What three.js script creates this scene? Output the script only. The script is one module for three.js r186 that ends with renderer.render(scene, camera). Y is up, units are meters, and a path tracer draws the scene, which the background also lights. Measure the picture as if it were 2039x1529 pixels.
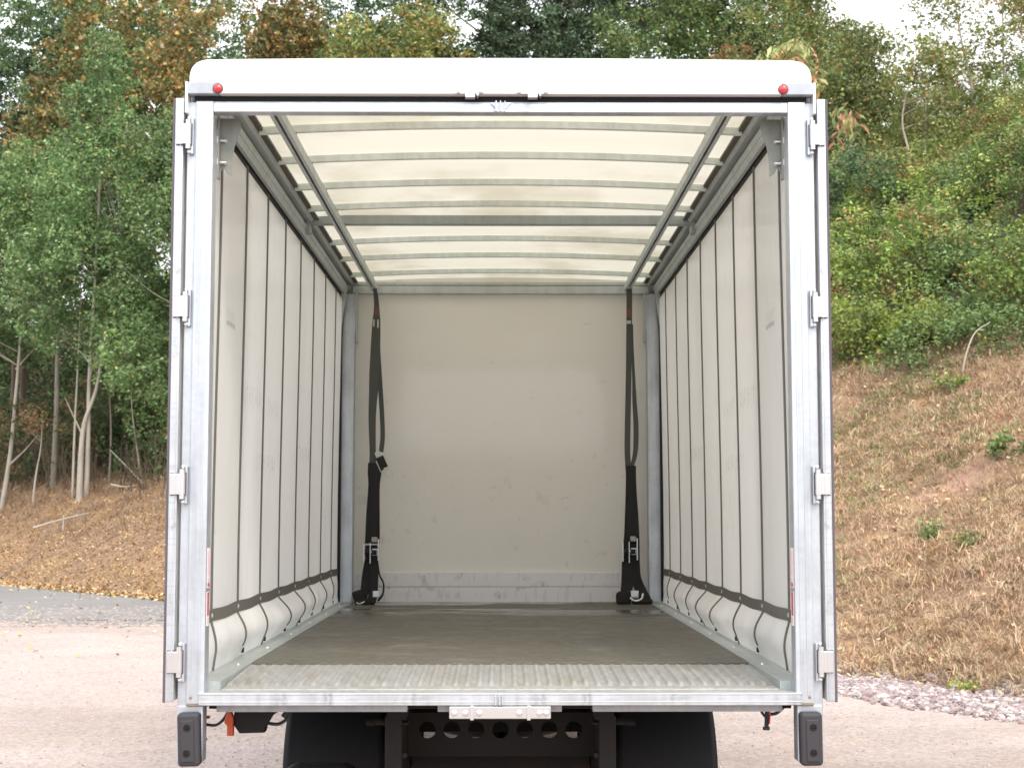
import * as THREE from 'three';
import { RoundedBoxGeometry } from 'three/addons/geometries/RoundedBoxGeometry.js';
import { mergeGeometries, mergeVertices, toCreasedNormals } from 'three/addons/utils/BufferGeometryUtils.js';

// ---------------------------------------------------------------- camera, sky, sun, exposure
const scene = new THREE.Scene();
const EYE = 1.72;                                        // metres above the gravel
const camera = new THREE.PerspectiveCamera(27.71, 1024 / 767, 0.1, 900);
camera.position.set(0, EYE, 6.1);
camera.rotation.order = 'YXZ';
camera.rotation.set(0.0830, -0.00726, 0);
camera.focus = 8; camera.userData.fStop = 6.3;              // the lens softens the woodland a little
const renderer = new THREE.WebGLRenderer({ antialias: true });
renderer.setSize(1024, 767);
renderer.toneMapping = THREE.LinearToneMapping;
renderer.toneMappingExposure = 1.75;
renderer.shadowMap.enabled = true;
renderer.shadowMap.type = THREE.PCFSoftShadowMap;

const SUN = new THREE.Vector3(0.34, 0.95, 0.80).normalize();   // high, behind the camera and a little right, behind thin cloud
{
  const w = 256, h = 128, d = new Float32Array(w * h * 4);
  for (let j = 0; j < h; j++) for (let i = 0; i < w; i++) {
    const el = ((j + 0.5) / h - 0.5) * Math.PI, az = ((i + 0.5) / w - 0.5) * 2 * Math.PI;
    const v = [Math.cos(el) * Math.cos(az), Math.sin(el), Math.cos(el) * Math.sin(az)];
    const c = Math.max(0, v[0] * SUN.x + v[1] * SUN.y + v[2] * SUN.z);
    const cloud = 0.05 * Math.sin(az * 3 + Math.sin(el * 7) * 1.3) * Math.cos(el);
    const k = 1.08 + 0.16 * Math.max(0, Math.sin(el)) + 0.9 * Math.pow(c, 5) + cloud, o = (j * w + i) * 4;
    d[o] = 0.985 * k; d[o + 1] = 1.0 * k; d[o + 2] = 1.05 * k; d[o + 3] = 1;
  }
  const sky = new THREE.DataTexture(d, w, h, THREE.RGBAFormat, THREE.FloatType);
  sky.mapping = THREE.EquirectangularReflectionMapping; sky.magFilter = THREE.LinearFilter; sky.minFilter = THREE.LinearFilter; sky.needsUpdate = true;
  scene.background = sky; scene.environment = sky;
}
const sun = new THREE.DirectionalLight(0xfff2df, 1.15);
sun.position.copy(SUN).multiplyScalar(60); sun.castShadow = true; sun.shadow.radius = 24;
sun.shadow.mapSize.set(2048, 2048);
Object.assign(sun.shadow.camera, { left: -40, right: 40, top: 40, bottom: -40, near: 1, far: 160 });
scene.add(sun); scene.add(sun.target);

// ---------------------------------------------------------------- helpers
function rng(seed) { let a = seed >>> 0; return () => { a = (a + 0x6D2B79F5) | 0; let t = Math.imul(a ^ (a >>> 15), 1 | a); t = (t + Math.imul(t ^ (t >>> 7), 61 | t)) ^ t; return ((t ^ (t >>> 14)) >>> 0) / 4294967296; }; }
const R = rng(77);
const rr = (a, b) => a + (b - a) * R();
const lerp = (a, b, t) => a + (b - a) * t;
const clamp = (x, a = 0, b = 1) => Math.min(b, Math.max(a, x));
const smooth = (a, b, x) => { const t = clamp((x - a) / (b - a)); return t * t * (3 - 2 * t); };
const HASH = new Float32Array(65536); { const q = rng(5); for (let i = 0; i < 65536; i++) HASH[i] = q(); }
const hash = (x, y) => HASH[(Math.imul(x, 374761393) + Math.imul(y, 668265263) >>> 7) & 65535];
function noise(x, y, per = 0, py = per) {                // value noise, tileable with periods per, py
  const xi = Math.floor(x), yi = Math.floor(y), fx = x - xi, fy = y - yi, m = (a, p) => p ? ((a % p) + p) % p : a;
  const u = fx * fx * (3 - 2 * fx), v = fy * fy * (3 - 2 * fy), x0 = m(xi, per), x1 = m(xi + 1, per), y0 = m(yi, py), y1 = m(yi + 1, py);
  return lerp(lerp(hash(x0, y0), hash(x1, y0), u), lerp(hash(x0, y1), hash(x1, y1), u), v);
}
function fbm(x, y, oct = 4, per = 0, py = per) { let s = 0, a = 0.5, n = 0; for (let i = 0; i < oct; i++) { s += a * noise(x, y, per, py); n += a; a *= 0.5; x *= 2; y *= 2; per *= 2; py *= 2; } return s / n; }
// sRGB-looking textures are computed in linear 0..1 and stored through this curve
const toS = (c) => c <= 0.0031308 ? c * 12.92 : 1.055 * Math.pow(c, 1 / 2.4) - 0.055;
function tex(w, h, fn, { srgb = true, rx = 1, ry = 1 } = {}) {   // fn(u, v) -> [r, g, b] or grey, linear for colour maps
  const d = new Uint8Array(w * h * 4);
  for (let j = 0; j < h; j++) for (let i = 0; i < w; i++) {
    let c = fn((i + 0.5) / w, (j + 0.5) / h); if (typeof c === 'number') c = [c, c, c];
    const o = (j * w + i) * 4;
    for (let k = 0; k < 3; k++) d[o + k] = Math.round(255 * clamp(srgb ? toS(clamp(c[k])) : c[k]));
    d[o + 3] = 255;
  }
  const t = new THREE.DataTexture(d, w, h); t.wrapS = t.wrapT = THREE.RepeatWrapping; t.magFilter = THREE.LinearFilter; t.minFilter = THREE.LinearMipmapLinearFilter; t.generateMipmaps = true;
  if (srgb) t.colorSpace = THREE.SRGBColorSpace; t.repeat.set(rx, ry); t.needsUpdate = true; return t;
}
function dots(n, seed) { const q = rng(seed), o = []; for (let i = 0; i < n; i++) o.push([q(), q(), q(), q(), q()]); return o; }
const lin = (r, g, b) => new THREE.Color().setRGB(r, g, b);
const std = (o) => new THREE.MeshStandardMaterial(o);
const phys = (o) => new THREE.MeshPhysicalMaterial(o);

const used = new Set();
function numbered(n) { if (!used.has(n)) { used.add(n); return n; } for (let i = 1; ; i++) { const k = n + '_' + String(i).padStart(3, '0'); if (!used.has(k)) { used.add(k); return k; } } }
function tag(o, label, category, group) { if (label) o.userData.label = label; if (category) o.userData.category = category; if (group) o.userData.group = group; return o; }
function thing(name, label, category, group, pos = [0, 0, 0]) { const g = new THREE.Group(); g.name = numbered(name); g.position.set(...pos); tag(g, label, category, group); scene.add(g); return g; }
function strip(g) { const q = g.index ? g.toNonIndexed() : g; for (const k of Object.keys(q.attributes)) if (!['position', 'normal', 'uv', 'color'].includes(k)) q.deleteAttribute(k); return q; }
function uvBox(g) {                                      // uv in metres from the main direction of each face
  g = strip(g); if (!g.attributes.normal) g.computeVertexNormals();
  const p = g.attributes.position, uv = new Float32Array(p.count * 2), a = new THREE.Vector3(), b = new THREE.Vector3(), c = new THREE.Vector3();
  for (let i = 0; i < p.count; i += 3) {
    a.fromBufferAttribute(p, i); b.fromBufferAttribute(p, i + 1).sub(a); c.fromBufferAttribute(p, i + 2).sub(a); b.cross(c);
    const x = Math.abs(b.x), y = Math.abs(b.y), z = Math.abs(b.z);
    for (let k = 0; k < 3; k++) { a.fromBufferAttribute(p, i + k); const [u, v] = x >= y && x >= z ? [a.z, a.y] : y >= z ? [a.x, a.z] : [a.x, a.y]; uv[(i + k) * 2] = u; uv[(i + k) * 2 + 1] = v; }
  }
  g.setAttribute('uv', new THREE.BufferAttribute(uv, 2)); return g;
}
function mesh(name, geos, mat, parent, label) {          // one named Mesh
  if (!Array.isArray(geos)) geos = [geos];
  geos = geos.map((g) => { const q = strip(g); if (!q.attributes.uv) uvBox(q); return q; });
  const g = geos.length > 1 ? mergeGeometries(geos) : geos[0];
  const m = new THREE.Mesh(g, mat); m.name = parent === scene ? numbered(name) : name; m.castShadow = m.receiveShadow = true;
  if (label) m.userData.label = label;
  parent.add(m); return m;
}
function structure(m) { m.userData.kind = 'structure'; return m; }
function box(x0, x1, y0, y1, z0, z1, r = 0.003) {
  if (x0 > x1) [x0, x1] = [x1, x0]; if (y0 > y1) [y0, y1] = [y1, y0]; if (z0 > z1) [z0, z1] = [z1, z0];
  const w = x1 - x0, h = y1 - y0, d = z1 - z0; r = Math.min(r, w * 0.3, h * 0.3, d * 0.3);
  const g = r > 0 ? new RoundedBoxGeometry(w, h, d, 1, r) : new THREE.BoxGeometry(w, h, d);
  return uvBox(g.translate((x0 + x1) / 2, (y0 + y1) / 2, (z0 + z1) / 2));
}
function ext(pts, z0, z1, bevel = 0, holes = []) {       // polygon in x, y run along z
  const s = new THREE.Shape(pts.map((p) => new THREE.Vector2(p[0], p[1])));
  for (const [x, y, r] of holes) { const h = new THREE.Path(); h.absarc(x, y, r, 0, Math.PI * 2, true); s.holes.push(h); }
  const lo = Math.min(z0, z1), g = new THREE.ExtrudeGeometry(s, { depth: Math.abs(z1 - z0) - 2 * bevel, bevelEnabled: bevel > 0, bevelSize: bevel, bevelThickness: bevel, bevelOffset: -bevel, bevelSegments: 2, curveSegments: 10 });
  return uvBox(g.translate(0, 0, lo + bevel));
}
function cyl(r0, r1, h, at, dir = 'y', n = 16) {
  const g = new THREE.CylinderGeometry(r1, r0, h, n); if (dir === 'x') g.rotateZ(-Math.PI / 2); if (dir === 'z') g.rotateX(Math.PI / 2);
  return g.translate(...at);
}
function dome(r, depth, at, n = 16) {                    // bolt head or lens bulging to +z
  const pts = []; for (let i = 0; i <= 6; i++) { const a = i / 6 * Math.PI / 2; pts.push(new THREE.Vector2(Math.max(r * Math.cos(a), 1e-4), depth * Math.sin(a))); }
  pts.unshift(new THREE.Vector2(r, -0.004));
  return new THREE.LatheGeometry(pts, n).rotateX(Math.PI / 2).translate(...at);
}
function mirror(g) { g = strip(g.clone()); for (const k of ['position', 'normal', 'uv', 'color']) { const a = g.attributes[k]; if (!a) continue; const n = a.itemSize, A = a.array; for (let i = 0; i < a.count; i += 3) for (let c = 0; c < n; c++) { const t = A[(i + 1) * n + c]; A[(i + 1) * n + c] = A[(i + 2) * n + c]; A[(i + 2) * n + c] = t; } if (k === 'position' || k === 'normal') for (let i = 0; i < a.count; i++) A[i * n] *= -1; } return g; }
function tube(pts, radii, sides = 6) {                   // tapered tube along points
  const curve = pts.map((p) => p.isVector3 ? p : new THREE.Vector3(...p)), n = curve.length, P = [], N = [], I = [], U = []; let len = 0;
  const ref = new THREE.Vector3(0.31, 0.17, 0.93).normalize();
  for (let i = 0; i < n; i++) {
    const t = curve[Math.min(i + 1, n - 1)].clone().sub(curve[Math.max(i - 1, 0)]).normalize();
    const a = new THREE.Vector3().crossVectors(t, Math.abs(t.dot(ref)) > 0.95 ? new THREE.Vector3(1, 0, 0) : ref).normalize(), b = new THREE.Vector3().crossVectors(t, a);
    if (i) len += curve[i].distanceTo(curve[i - 1]);
    const r = Array.isArray(radii) ? radii[i] : radii;
    for (let k = 0; k <= sides; k++) { const A = k / sides * Math.PI * 2, d = a.clone().multiplyScalar(Math.cos(A)).addScaledVector(b, Math.sin(A)); P.push(curve[i].x + d.x * r, curve[i].y + d.y * r, curve[i].z + d.z * r); N.push(d.x, d.y, d.z); U.push(k / sides * 0.4, len); }
    if (i) for (let k = 0; k < sides; k++) { const q = (i - 1) * (sides + 1) + k, w = q + sides + 1; I.push(q, q + 1, w, q + 1, w + 1, w); }
  }
  const g = new THREE.BufferGeometry(); g.setAttribute('position', new THREE.Float32BufferAttribute(P, 3)); g.setAttribute('normal', new THREE.Float32BufferAttribute(N, 3)); g.setAttribute('uv', new THREE.Float32BufferAttribute(U, 2)); g.setIndex(I); return g.toNonIndexed();
}
function spline(pts, n) { const c = new THREE.CatmullRomCurve3(pts.map((p) => p.isVector3 ? p : new THREE.Vector3(...p))); return c.getPoints(n); }
function sheet(fn, nu, nv) {                             // fn(u, v) -> [x, y, z, s, t]
  const P = [], U = [], I = [];
  for (let j = 0; j <= nv; j++) for (let i = 0; i <= nu; i++) { const q = fn(i / nu, j / nv); P.push(q[0], q[1], q[2]); U.push(q[3], q[4]); }
  for (let j = 0; j < nv; j++) for (let i = 0; i < nu; i++) { const a = j * (nu + 1) + i, b = a + 1, c = a + nu + 1, d = c + 1; I.push(a, b, d, a, d, c); }
  const g = new THREE.BufferGeometry(); g.setAttribute('position', new THREE.Float32BufferAttribute(P, 3)); g.setAttribute('uv', new THREE.Float32BufferAttribute(U, 2)); g.setIndex(I); g.computeVertexNormals(); return g;
}
function webbing(pts, widths, thick, side = [1, 0, 0]) { // flat strap along points, its width along side
  const c = pts.map((p) => new THREE.Vector3(...p)), n = c.length, s0 = new THREE.Vector3(...side), P = [], I = [];
  for (let i = 0; i < n; i++) {
    const t = c[Math.min(i + 1, n - 1)].clone().sub(c[Math.max(i - 1, 0)]).normalize(), s = s0.clone().addScaledVector(t, -s0.dot(t)).normalize(), m = new THREE.Vector3().crossVectors(t, s);
    const w = (Array.isArray(widths) ? widths[i] : widths) / 2;
    for (const [a, b] of [[-w, -thick / 2], [w, -thick / 2], [w, thick / 2], [-w, thick / 2]]) P.push(c[i].x + s.x * a + m.x * b, c[i].y + s.y * a + m.y * b, c[i].z + s.z * a + m.z * b);
    if (i) for (let k = 0; k < 4; k++) { const q = (i - 1) * 4, a = q + k, b = q + (k + 1) % 4; I.push(a, b, b + 4, a, b + 4, a + 4); }
  }
  I.push(0, 2, 1, 0, 3, 2); const e = (n - 1) * 4; I.push(e, e + 1, e + 2, e, e + 2, e + 3);
  const g = new THREE.BufferGeometry(); g.setAttribute('position', new THREE.Float32BufferAttribute(P, 3)); g.setIndex(I); const q = g.toNonIndexed(); q.computeVertexNormals(); return uvBox(q);
}

// ---------------------------------------------------------------- materials
const galvMap = tex(512, 512, (u, v) => { const a = fbm(u * 40, v * 3, 3, 40, 3), b = fbm(u * 9, v * 9, 4, 9), c = noise(u * 70, v * 70, 70), k = 0.57 + 0.13 * (a - 0.5) + 0.10 * (b - 0.5) + 0.05 * (c - 0.5); return [0.94 * k, 1.0 * k, 1.065 * k]; });
const galvRough = tex(512, 512, (u, v) => 0.44 + 0.3 * (fbm(u * 14, v * 14, 4, 14) - 0.5) + 0.12 * (noise(u * 64, v * 8, 64, 8) - 0.5), { srgb: false });
const M = {};
M.galv = std({ map: galvMap, roughnessMap: galvRough, roughness: 1, metalness: 0.8 });
M.rail = std({ color: lin(0.92, 0.93, 0.84), map: galvMap, roughness: 0.55, metalness: 0.35 });
M.rave = std({ color: lin(0.82, 0.83, 0.76), map: galvMap, roughness: 0.5, metalness: 0.5 });
M.under = std({ color: lin(0.62, 0.60, 0.59), map: galvMap, roughness: 0.6, metalness: 0.3 });
M.dullGalv = std({ color: lin(0.72, 0.73, 0.74), map: galvMap, roughness: 0.6, metalness: 0.4 });
M.alu = std({ color: lin(1.02, 1.03, 1.03), map: tex(1024, 256, (u, v) => { const a = fbm(u * 60, v * 4, 3, 60, 4), d = smooth(0.62, 0.8, fbm(u * 18, v * 18, 5, 18)), q = smooth(0.72, 0.95, noise(u * 14, v * 130, 14, 130)), k = 0.58 + 0.1 * (a - 0.5) - 0.22 * d * noise(u * 200, v * 90, 200, 90) - 0.08 * q; return [0.96 * k, k, 1.04 * k]; }), roughnessMap: galvRough, roughness: 0.95, metalness: 0.75 });
M.bright = std({ color: lin(0.72, 0.72, 0.72), roughness: 0.3, metalness: 0.85 });
M.white = phys({ color: lin(0.82, 0.82, 0.81), roughness: 0.32, clearcoat: 0.4, clearcoatRoughness: 0.2, map: tex(256, 256, (u, v) => 0.96 + 0.08 * (fbm(u * 6, v * 6, 4, 6) - 0.5)) });
M.rubber = std({ color: lin(0.034, 0.032, 0.037), roughness: 0.62 });
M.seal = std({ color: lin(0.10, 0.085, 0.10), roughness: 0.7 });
M.dark = phys({ specularIntensity: 0.4, color: lin(0.018, 0.017, 0.017), roughness: 0.6 });
M.plastic = phys({ specularIntensity: 0.35, color: lin(0.016, 0.016, 0.018), roughness: 0.6, bumpMap: tex(256, 256, (u, v) => noise(u * 90, v * 90, 90), { srgb: false, rx: 4, ry: 4 }), bumpScale: 0.0006 });
M.chassis = phys({ specularIntensity: 0.4, color: lin(0.022, 0.0195, 0.018), roughness: 0.65, map: tex(256, 256, (u, v) => { const r = smooth(0.55, 0.75, fbm(u * 8, v * 8, 4, 8)); return [lerp(0.7, 1, r), lerp(0.7, 0.75, r), lerp(0.7, 0.6, r)]; }) });
M.brown = std({ color: lin(0.10, 0.085, 0.06), roughness: 0.8 });
M.ratchet = std({ color: lin(0.62, 0.65, 0.67), roughness: 0.25, metalness: 0.9 });
M.redLens = phys({ color: lin(0.55, 0.012, 0.018), roughness: 0.18, clearcoat: 1, clearcoatRoughness: 0.05 });
M.orange = std({ color: lin(0.52, 0.085, 0.025), roughness: 0.45 });
M.strapDark = std({ color: lin(0.135, 0.128, 0.11), roughness: 0.85 });
M.webGrey = std({ color: lin(0.075, 0.077, 0.068), roughness: 0.9, bumpMap: tex(128, 128, (u, v) => 0.5 + 0.5 * Math.sin(u * Math.PI * 64), { srgb: false, rx: 8, ry: 8 }), bumpScale: 0.0005 });
M.webBlack = std({ color: lin(0.012, 0.011, 0.011), roughness: 0.8 });
const curtainScuff = dots(60, 21);
const curtainMap = tex(1024, 1024, (u, v) => {           // v runs over the height of the curtain
  const a = fbm(u * 12, v * 7, 5), s = smooth(0.60, 0.8, fbm(u * 30 + 3, v * 9 + 1, 4)), g = smooth(0.66, 0.8, fbm(u * 90, v * 40 + 7, 3)) * smooth(0.5, 0.7, noise(u * 9, v * 5 + 3));
  let k = 0.99 + 0.05 * (a - 0.5) - 0.03 * s - 0.08 * g;
  for (const [p, q, r, w] of curtainScuff) { const dx = (u - p) * 6, dy = (v - q) * 2.3, l = dx * Math.cos(r * 3) + dy * Math.sin(r * 3), m = -dx * Math.sin(r * 3) + dy * Math.cos(r * 3); if (Math.abs(l) < 0.05 && Math.abs(m) < 0.012) k -= 0.3 * w * Math.exp(-m * m / 2e-5) * (1 - l * l / 0.0025) * noise(u * 400, v * 200); }
  return [0.86 * k, 0.86 * k, 0.84 * k];
});
M.curtain = phys({ map: curtainMap, roughness: 0.97, transmission: 0.30, clearcoat: 0.55, clearcoatRoughness: 0.16, thickness: 0, side: THREE.DoubleSide, bumpMap: tex(256, 256, (u, v) => noise(u * 120, v * 120, 120), { srgb: false, rx: 6, ry: 6 }), bumpScale: 0.0004 });
const scuff = dots(150, 9);
M.bulkhead = phys({
  roughness: 0.07, specularIntensity: 0.55, map: tex(1024, 1024, (u, v) => {
    let k = 1 + 0.05 * (fbm(u * 5, v * 5, 5) - 0.5) - 0.10 * smooth(0.66, 0.82, fbm(u * 34, v * 30, 4)) * smooth(0.45, 0.7, noise(u * 5, v * 6 + 3)) * smooth(0.75, 0.5, v);
    for (const [a, b, c, d, e] of scuff) {               // scratches and rubbed marks from loads
      if (b > 0.72 && e < 0.8) continue;
      const ang = (c - 0.5) * 2.2, dx = (u - a) * 2.3, dy = (v - b) * 2.3, l = dx * Math.cos(ang) + dy * Math.sin(ang), m = -dx * Math.sin(ang) + dy * Math.cos(ang);
      const L = 0.005 + 0.05 * d * d * d, t = 0.0012 + 0.005 * e * e;
      if (Math.abs(l) < L && Math.abs(m) < t * 3) { const bend = m + 0.35 * l * l / L * (c - 0.5); k -= (0.05 + 0.42 * c * a) * Math.exp(-bend * bend / (t * t)) * (1 - l * l / (L * L)) * smooth(0.25, 0.75, noise(u * 260, v * 260)); }
    }
    return [0.795 * k, 0.77 * k, 0.71 * k];
  })
});
M.plank = phys({ roughness: 0.35, map: tex(1024, 256, (u, v) => { const s = smooth(0.6, 0.78, fbm(u * 30, v * 9, 5)) * smooth(0.35, 0.7, noise(u * 9, v * 4)), q = smooth(0.62, 0.9, noise(u * 120, v * 9 + 8)); const k = 0.76 - 0.30 * s * noise(u * 190, v * 60) - 0.09 * q; return [k, 0.985 * k, 0.985 * k]; }) });
M.deck = phys({
  roughness: 1, roughnessMap: tex(1024, 1024, (u, v) => { const w = smooth(0.50, 0.62, fbm(u * 3 + 1, v * 16, 5)); return lerp(0.55, 0.14, w * smooth(0.5, 0.15, v)) + 0.1 * (noise(u * 60, v * 90) - 0.5); }, { srgb: false }),
  map: tex(1024, 1024, (u, v) => { const a = fbm(u * 5, v * 14, 5), f = fbm(u * 90, v * 90, 2), s = smooth(0.62, 0.78, fbm(u * 7 + 9, v * 30, 4)), k = 1 + 0.35 * (a - 0.5) + 0.35 * (f - 0.5); const jl = Math.exp(-(((v - 0.486) / 0.0022) ** 2)) * smooth(0.3, 0.6, noise(u * 14, 2)) * smooth(0.2, 0.4, u) * smooth(0.75, 0.5, u), w = 0.05 * s + 0.22 * jl; return [0.112 * k + w, 0.103 * k + w, 0.082 * k + 0.9 * w]; })
});
M.ribs = std({ metalness: 0.35, roughness: 0.42, map: tex(1024, 512, (u, v) => { const s = smooth(0.5, 0.72, fbm(u * 26, v * 6, 5)), k = 0.44 + 0.2 * (fbm(u * 60, v * 20, 3) - 0.5); return [k * lerp(0.97, 0.90, s), k * lerp(0.97, 0.87, s), k * lerp(0.94, 0.78, s)]; }) });
M.bow = std({ color: lin(1.25, 1.26, 1.12), map: galvMap, roughness: 0.6, metalness: 0.1 });
M.roof = phys({ transmission: 0.335, thickness: 0, roughness: 1, side: THREE.DoubleSide, specularIntensity: 0.3, map: tex(1024, 1024, (u, v) => { const s = smooth(0.45, 0.8, fbm(u * 6, v * 9, 5)), f = fbm(u * 3, v * 60, 3); const k = 0.82 + 0.06 * (f - 0.5) - 0.17 * s; return [k, k * lerp(0.955, 0.925, s), k * lerp(0.81, 0.73, s)]; }) });
M.bark = std({ roughness: 0.9, map: tex(256, 512, (u, v) => { const k = 0.6 + 0.5 * fbm(u * 16, v * 4, 4, 16, 4); return [0.33 * k, 0.29 * k, 0.235 * k]; }) });
M.barkPale = std({ roughness: 0.85, map: tex(256, 512, (u, v) => { const k = 0.65 + 0.45 * fbm(u * 16, v * 4, 4, 16, 4); return [0.50 * k, 0.45 * k, 0.38 * k]; }) });
M.barkDark = std({ roughness: 0.95, map: tex(256, 512, (u, v) => { const k = 0.6 + 0.6 * fbm(u * 12, v * 4, 4, 12, 4); return [0.16 * k, 0.12 * k, 0.09 * k]; }) });

// ---------------------------------------------------------------- ground and embankment
// foot of the bank, from right of the camera to far left behind the truck: [x, metres in front of the camera]
const FOOT = [[18, -6], [12, 2.5], [8, 9], [4.9, 14.5], [3.6, 16.8], [-1.6, 24.2], [-6.8, 31.7], [-12.4, 38.6], [-22, 50], [-40, 70]];
const footCurve = new THREE.CatmullRomCurve3(FOOT.map(([x, d]) => new THREE.Vector3(x, 0, 6.1 - d)), false, 'catmullrom', 0.5);
const footN = 1600, footPts = footCurve.getSpacedPoints(footN), footLen = footCurve.getLength();
const footDir = footPts.map((p, i) => { const t = footPts[Math.min(i + 1, footN)].clone().sub(footPts[Math.max(i - 1, 0)]).normalize(); return new THREE.Vector3(-t.z, 0, t.x).multiplyScalar(-1); });
if (footDir[800].z > 0) footDir.forEach((d) => d.multiplyScalar(-1));
function bankHeight(s) { if (s <= 0) return 0.25 * s; if (s < 20) return 0.58 * s * (1 - 0.3 * Math.exp(-s / 0.8)); return 11.6 + 2.5 * (1 - Math.exp(-(s - 20) / 6)); }
function bank(t, s) {                                    // t metres along the foot, s metres into the bank
  const f = clamp(t / footLen, 0, 1) * footN, i = Math.min(footN - 1, Math.floor(f)), k = f - i;
  const p = footPts[i].clone().lerp(footPts[i + 1], k).addScaledVector(footDir[i].clone().lerp(footDir[i + 1], k), s);
  p.y = bankHeight(s) + (s > 0.2 ? (0.34 * (fbm(t * 0.55, s * 0.55 + 4, 3) - 0.5) + 0.10 * (fbm(t * 2.2, s * 2.2, 2) - 0.5)) * smooth(0.2, 1.5, s) : 0);
  return p;
}
function bankAt(x, depth) { const z = 6.1 - depth; let b = 1e9, bi = 0; for (let i = 0; i <= footN; i += 2) { const d = (footPts[i].x - x) ** 2 + (footPts[i].z - z) ** 2; if (d < b) { b = d; bi = i; } } const s = (x - footPts[bi].x) * footDir[bi].x + (z - footPts[bi].z) * footDir[bi].z; return { t: bi / footN * footLen, s, p: s > 0 ? bank(bi / footN * footLen, s) : new THREE.Vector3(x, 0, z) }; }
const tRight = bankAt(3.6, 16.8).t, tLeft = bankAt(-8.5, 33.8).t;

M.gravel = std({
  roughness: 0.95, vertexColors: true, bumpScale: 0.012,
  map: tex(2048, 2048, (u, v) => {
    const a = fbm(u * 7, v * 7, 4, 7), b = fbm(u * 150, v * 150, 2, 150), c = noise(u * 420, v * 420, 420), st = noise(u * 260 + 3, v * 260, 260);
    let k = 0.88 + 0.16 * (a - 0.5) + 0.3 * (b - 0.5) + 0.3 * (c - 0.5); if (st > 0.93) k *= 0.68; if (st < 0.05) k *= 1.2;
    const p = fbm(u * 20 + 9, v * 20, 3, 20); return [0.435 * k * (1 + 0.06 * (p - 0.5)), 0.36 * k, 0.325 * k * (1 - 0.08 * (p - 0.5))];
  }, { rx: 1 / 6, ry: 1 / 6 }),
  bumpMap: tex(1024, 1024, (u, v) => 0.6 * noise(u * 200, v * 200, 200) + 0.4 * noise(u * 430, v * 430, 430), { srgb: false, rx: 1 / 6, ry: 1 / 6 })
});
{
  // one sheet out to the horizon, finely divided round the truck, with worn and damp patches and faint wheel lines
  const n = 260, far = (q) => { const a = q * 2 - 1, r = Math.abs(a); return Math.sign(a) * (r < 0.86 ? r / 0.86 * 40 : 40 + 310 * Math.pow((r - 0.86) / 0.14, 2)); };
  const g = new THREE.PlaneGeometry(1, 1, n, n).rotateX(-Math.PI / 2), p = g.attributes.position, uv = g.attributes.uv, C = [];
  for (let i = 0; i < p.count; i++) {
    const x = far(p.getX(i) + 0.5), z = far(p.getZ(i) + 0.5) - 10; p.setXYZ(i, x, 0, z); uv.setXY(i, x, z);
    const a = fbm(x * 0.22 + 5, z * 0.22, 4), b = fbm(x * 0.9, z * 0.9 + 8, 3), d = smooth(0.56, 0.72, fbm(x * 0.35 + 40, z * 0.7 + 3, 4)), lane = smooth(0.6, 0.8, noise(x * 0.1 + z * 0.02 + 9, (x * 0.12 - z * 0.9) * 0.9));
    const k = 1 + 0.22 * (a - 0.5) + 0.14 * (b - 0.5) - 0.14 * d - 0.05 * lane; C.push(k, k * (1 - 0.02 * d), k * (1 - 0.04 * d));
  }
  g.setAttribute('color', new THREE.Float32BufferAttribute(C, 3));
  structure(mesh('gravel_yard', g, M.gravel, scene));
}
M.asphalt = std({ roughness: 0.9, map: tex(1024, 1024, (u, v) => { const k = 1 + 0.3 * (fbm(u * 6, v * 6, 4, 6) - 0.5) + 0.5 * (noise(u * 300, v * 300, 300) - 0.5); return [0.20 * k, 0.19 * k, 0.18 * k]; }, { rx: 1 / 5, ry: 1 / 5 }) });
{                                                        // service road along the foot of the bank, its near edge lost in gravel
  const near = [], far = [];
  for (let x = -60; x <= -1.5; x += 0.07) near.push([x, 24.7 + 0.7 * (fbm(x * 0.7, 2, 4) - 0.5) + 1.5 * (noise(x * 2.2, 7) - 0.5) * noise(x * 0.6, 3) + 1.3 * (noise(x * 11, 9) - 0.5)]);
  for (let i = 0; i <= footN; i += 6) { const p = footPts[i]; if (p.x < -1.5 && p.x > -60) far.push([p.x, 6.1 - p.z + 0.25]); }
  const s = new THREE.Shape([...near, ...far].map(([x, d]) => new THREE.Vector2(x, d)).map((q) => new THREE.Vector2(q.x, q.y)));
  // shape (x, depth) laid down on the ground: y of the shape runs away from the camera
  const g = new THREE.ShapeGeometry(s).rotateX(-Math.PI / 2).translate(0, 0.004, 6.1);
  const p = g.attributes.position, uv = g.attributes.uv; for (let i = 0; i < p.count; i++) uv.setXY(i, p.getX(i), p.getZ(i));
  structure(mesh('road', g, M.asphalt, scene));
}
M.bankSoil = std({
  color: lin(0.97, 0.97, 0.97), roughness: 0.95, vertexColors: true, bumpScale: 0.03,
  map: tex(1024, 1024, (u, v) => { const a = fbm(u * 10, v * 10, 5, 10), b = noise(u * 190, v * 60, 190), c = noise(u * 70, v * 210, 70); const k = 0.8 + 0.5 * (a - 0.5) + 0.35 * (b - 0.5) + 0.3 * (c - 0.5); return [k, k, k]; }, { rx: 0.4, ry: 0.4 }),
  bumpMap: tex(512, 512, (u, v) => fbm(u * 30, v * 30, 4, 30), { srgb: false, rx: 0.4, ry: 0.4 })
});
const bareness = (t, s) => smooth(0.55, 0.72, fbm(t * 0.45 + 3.3, s * 0.8 + 1.7, 4));      // where the red soil shows through
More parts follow.
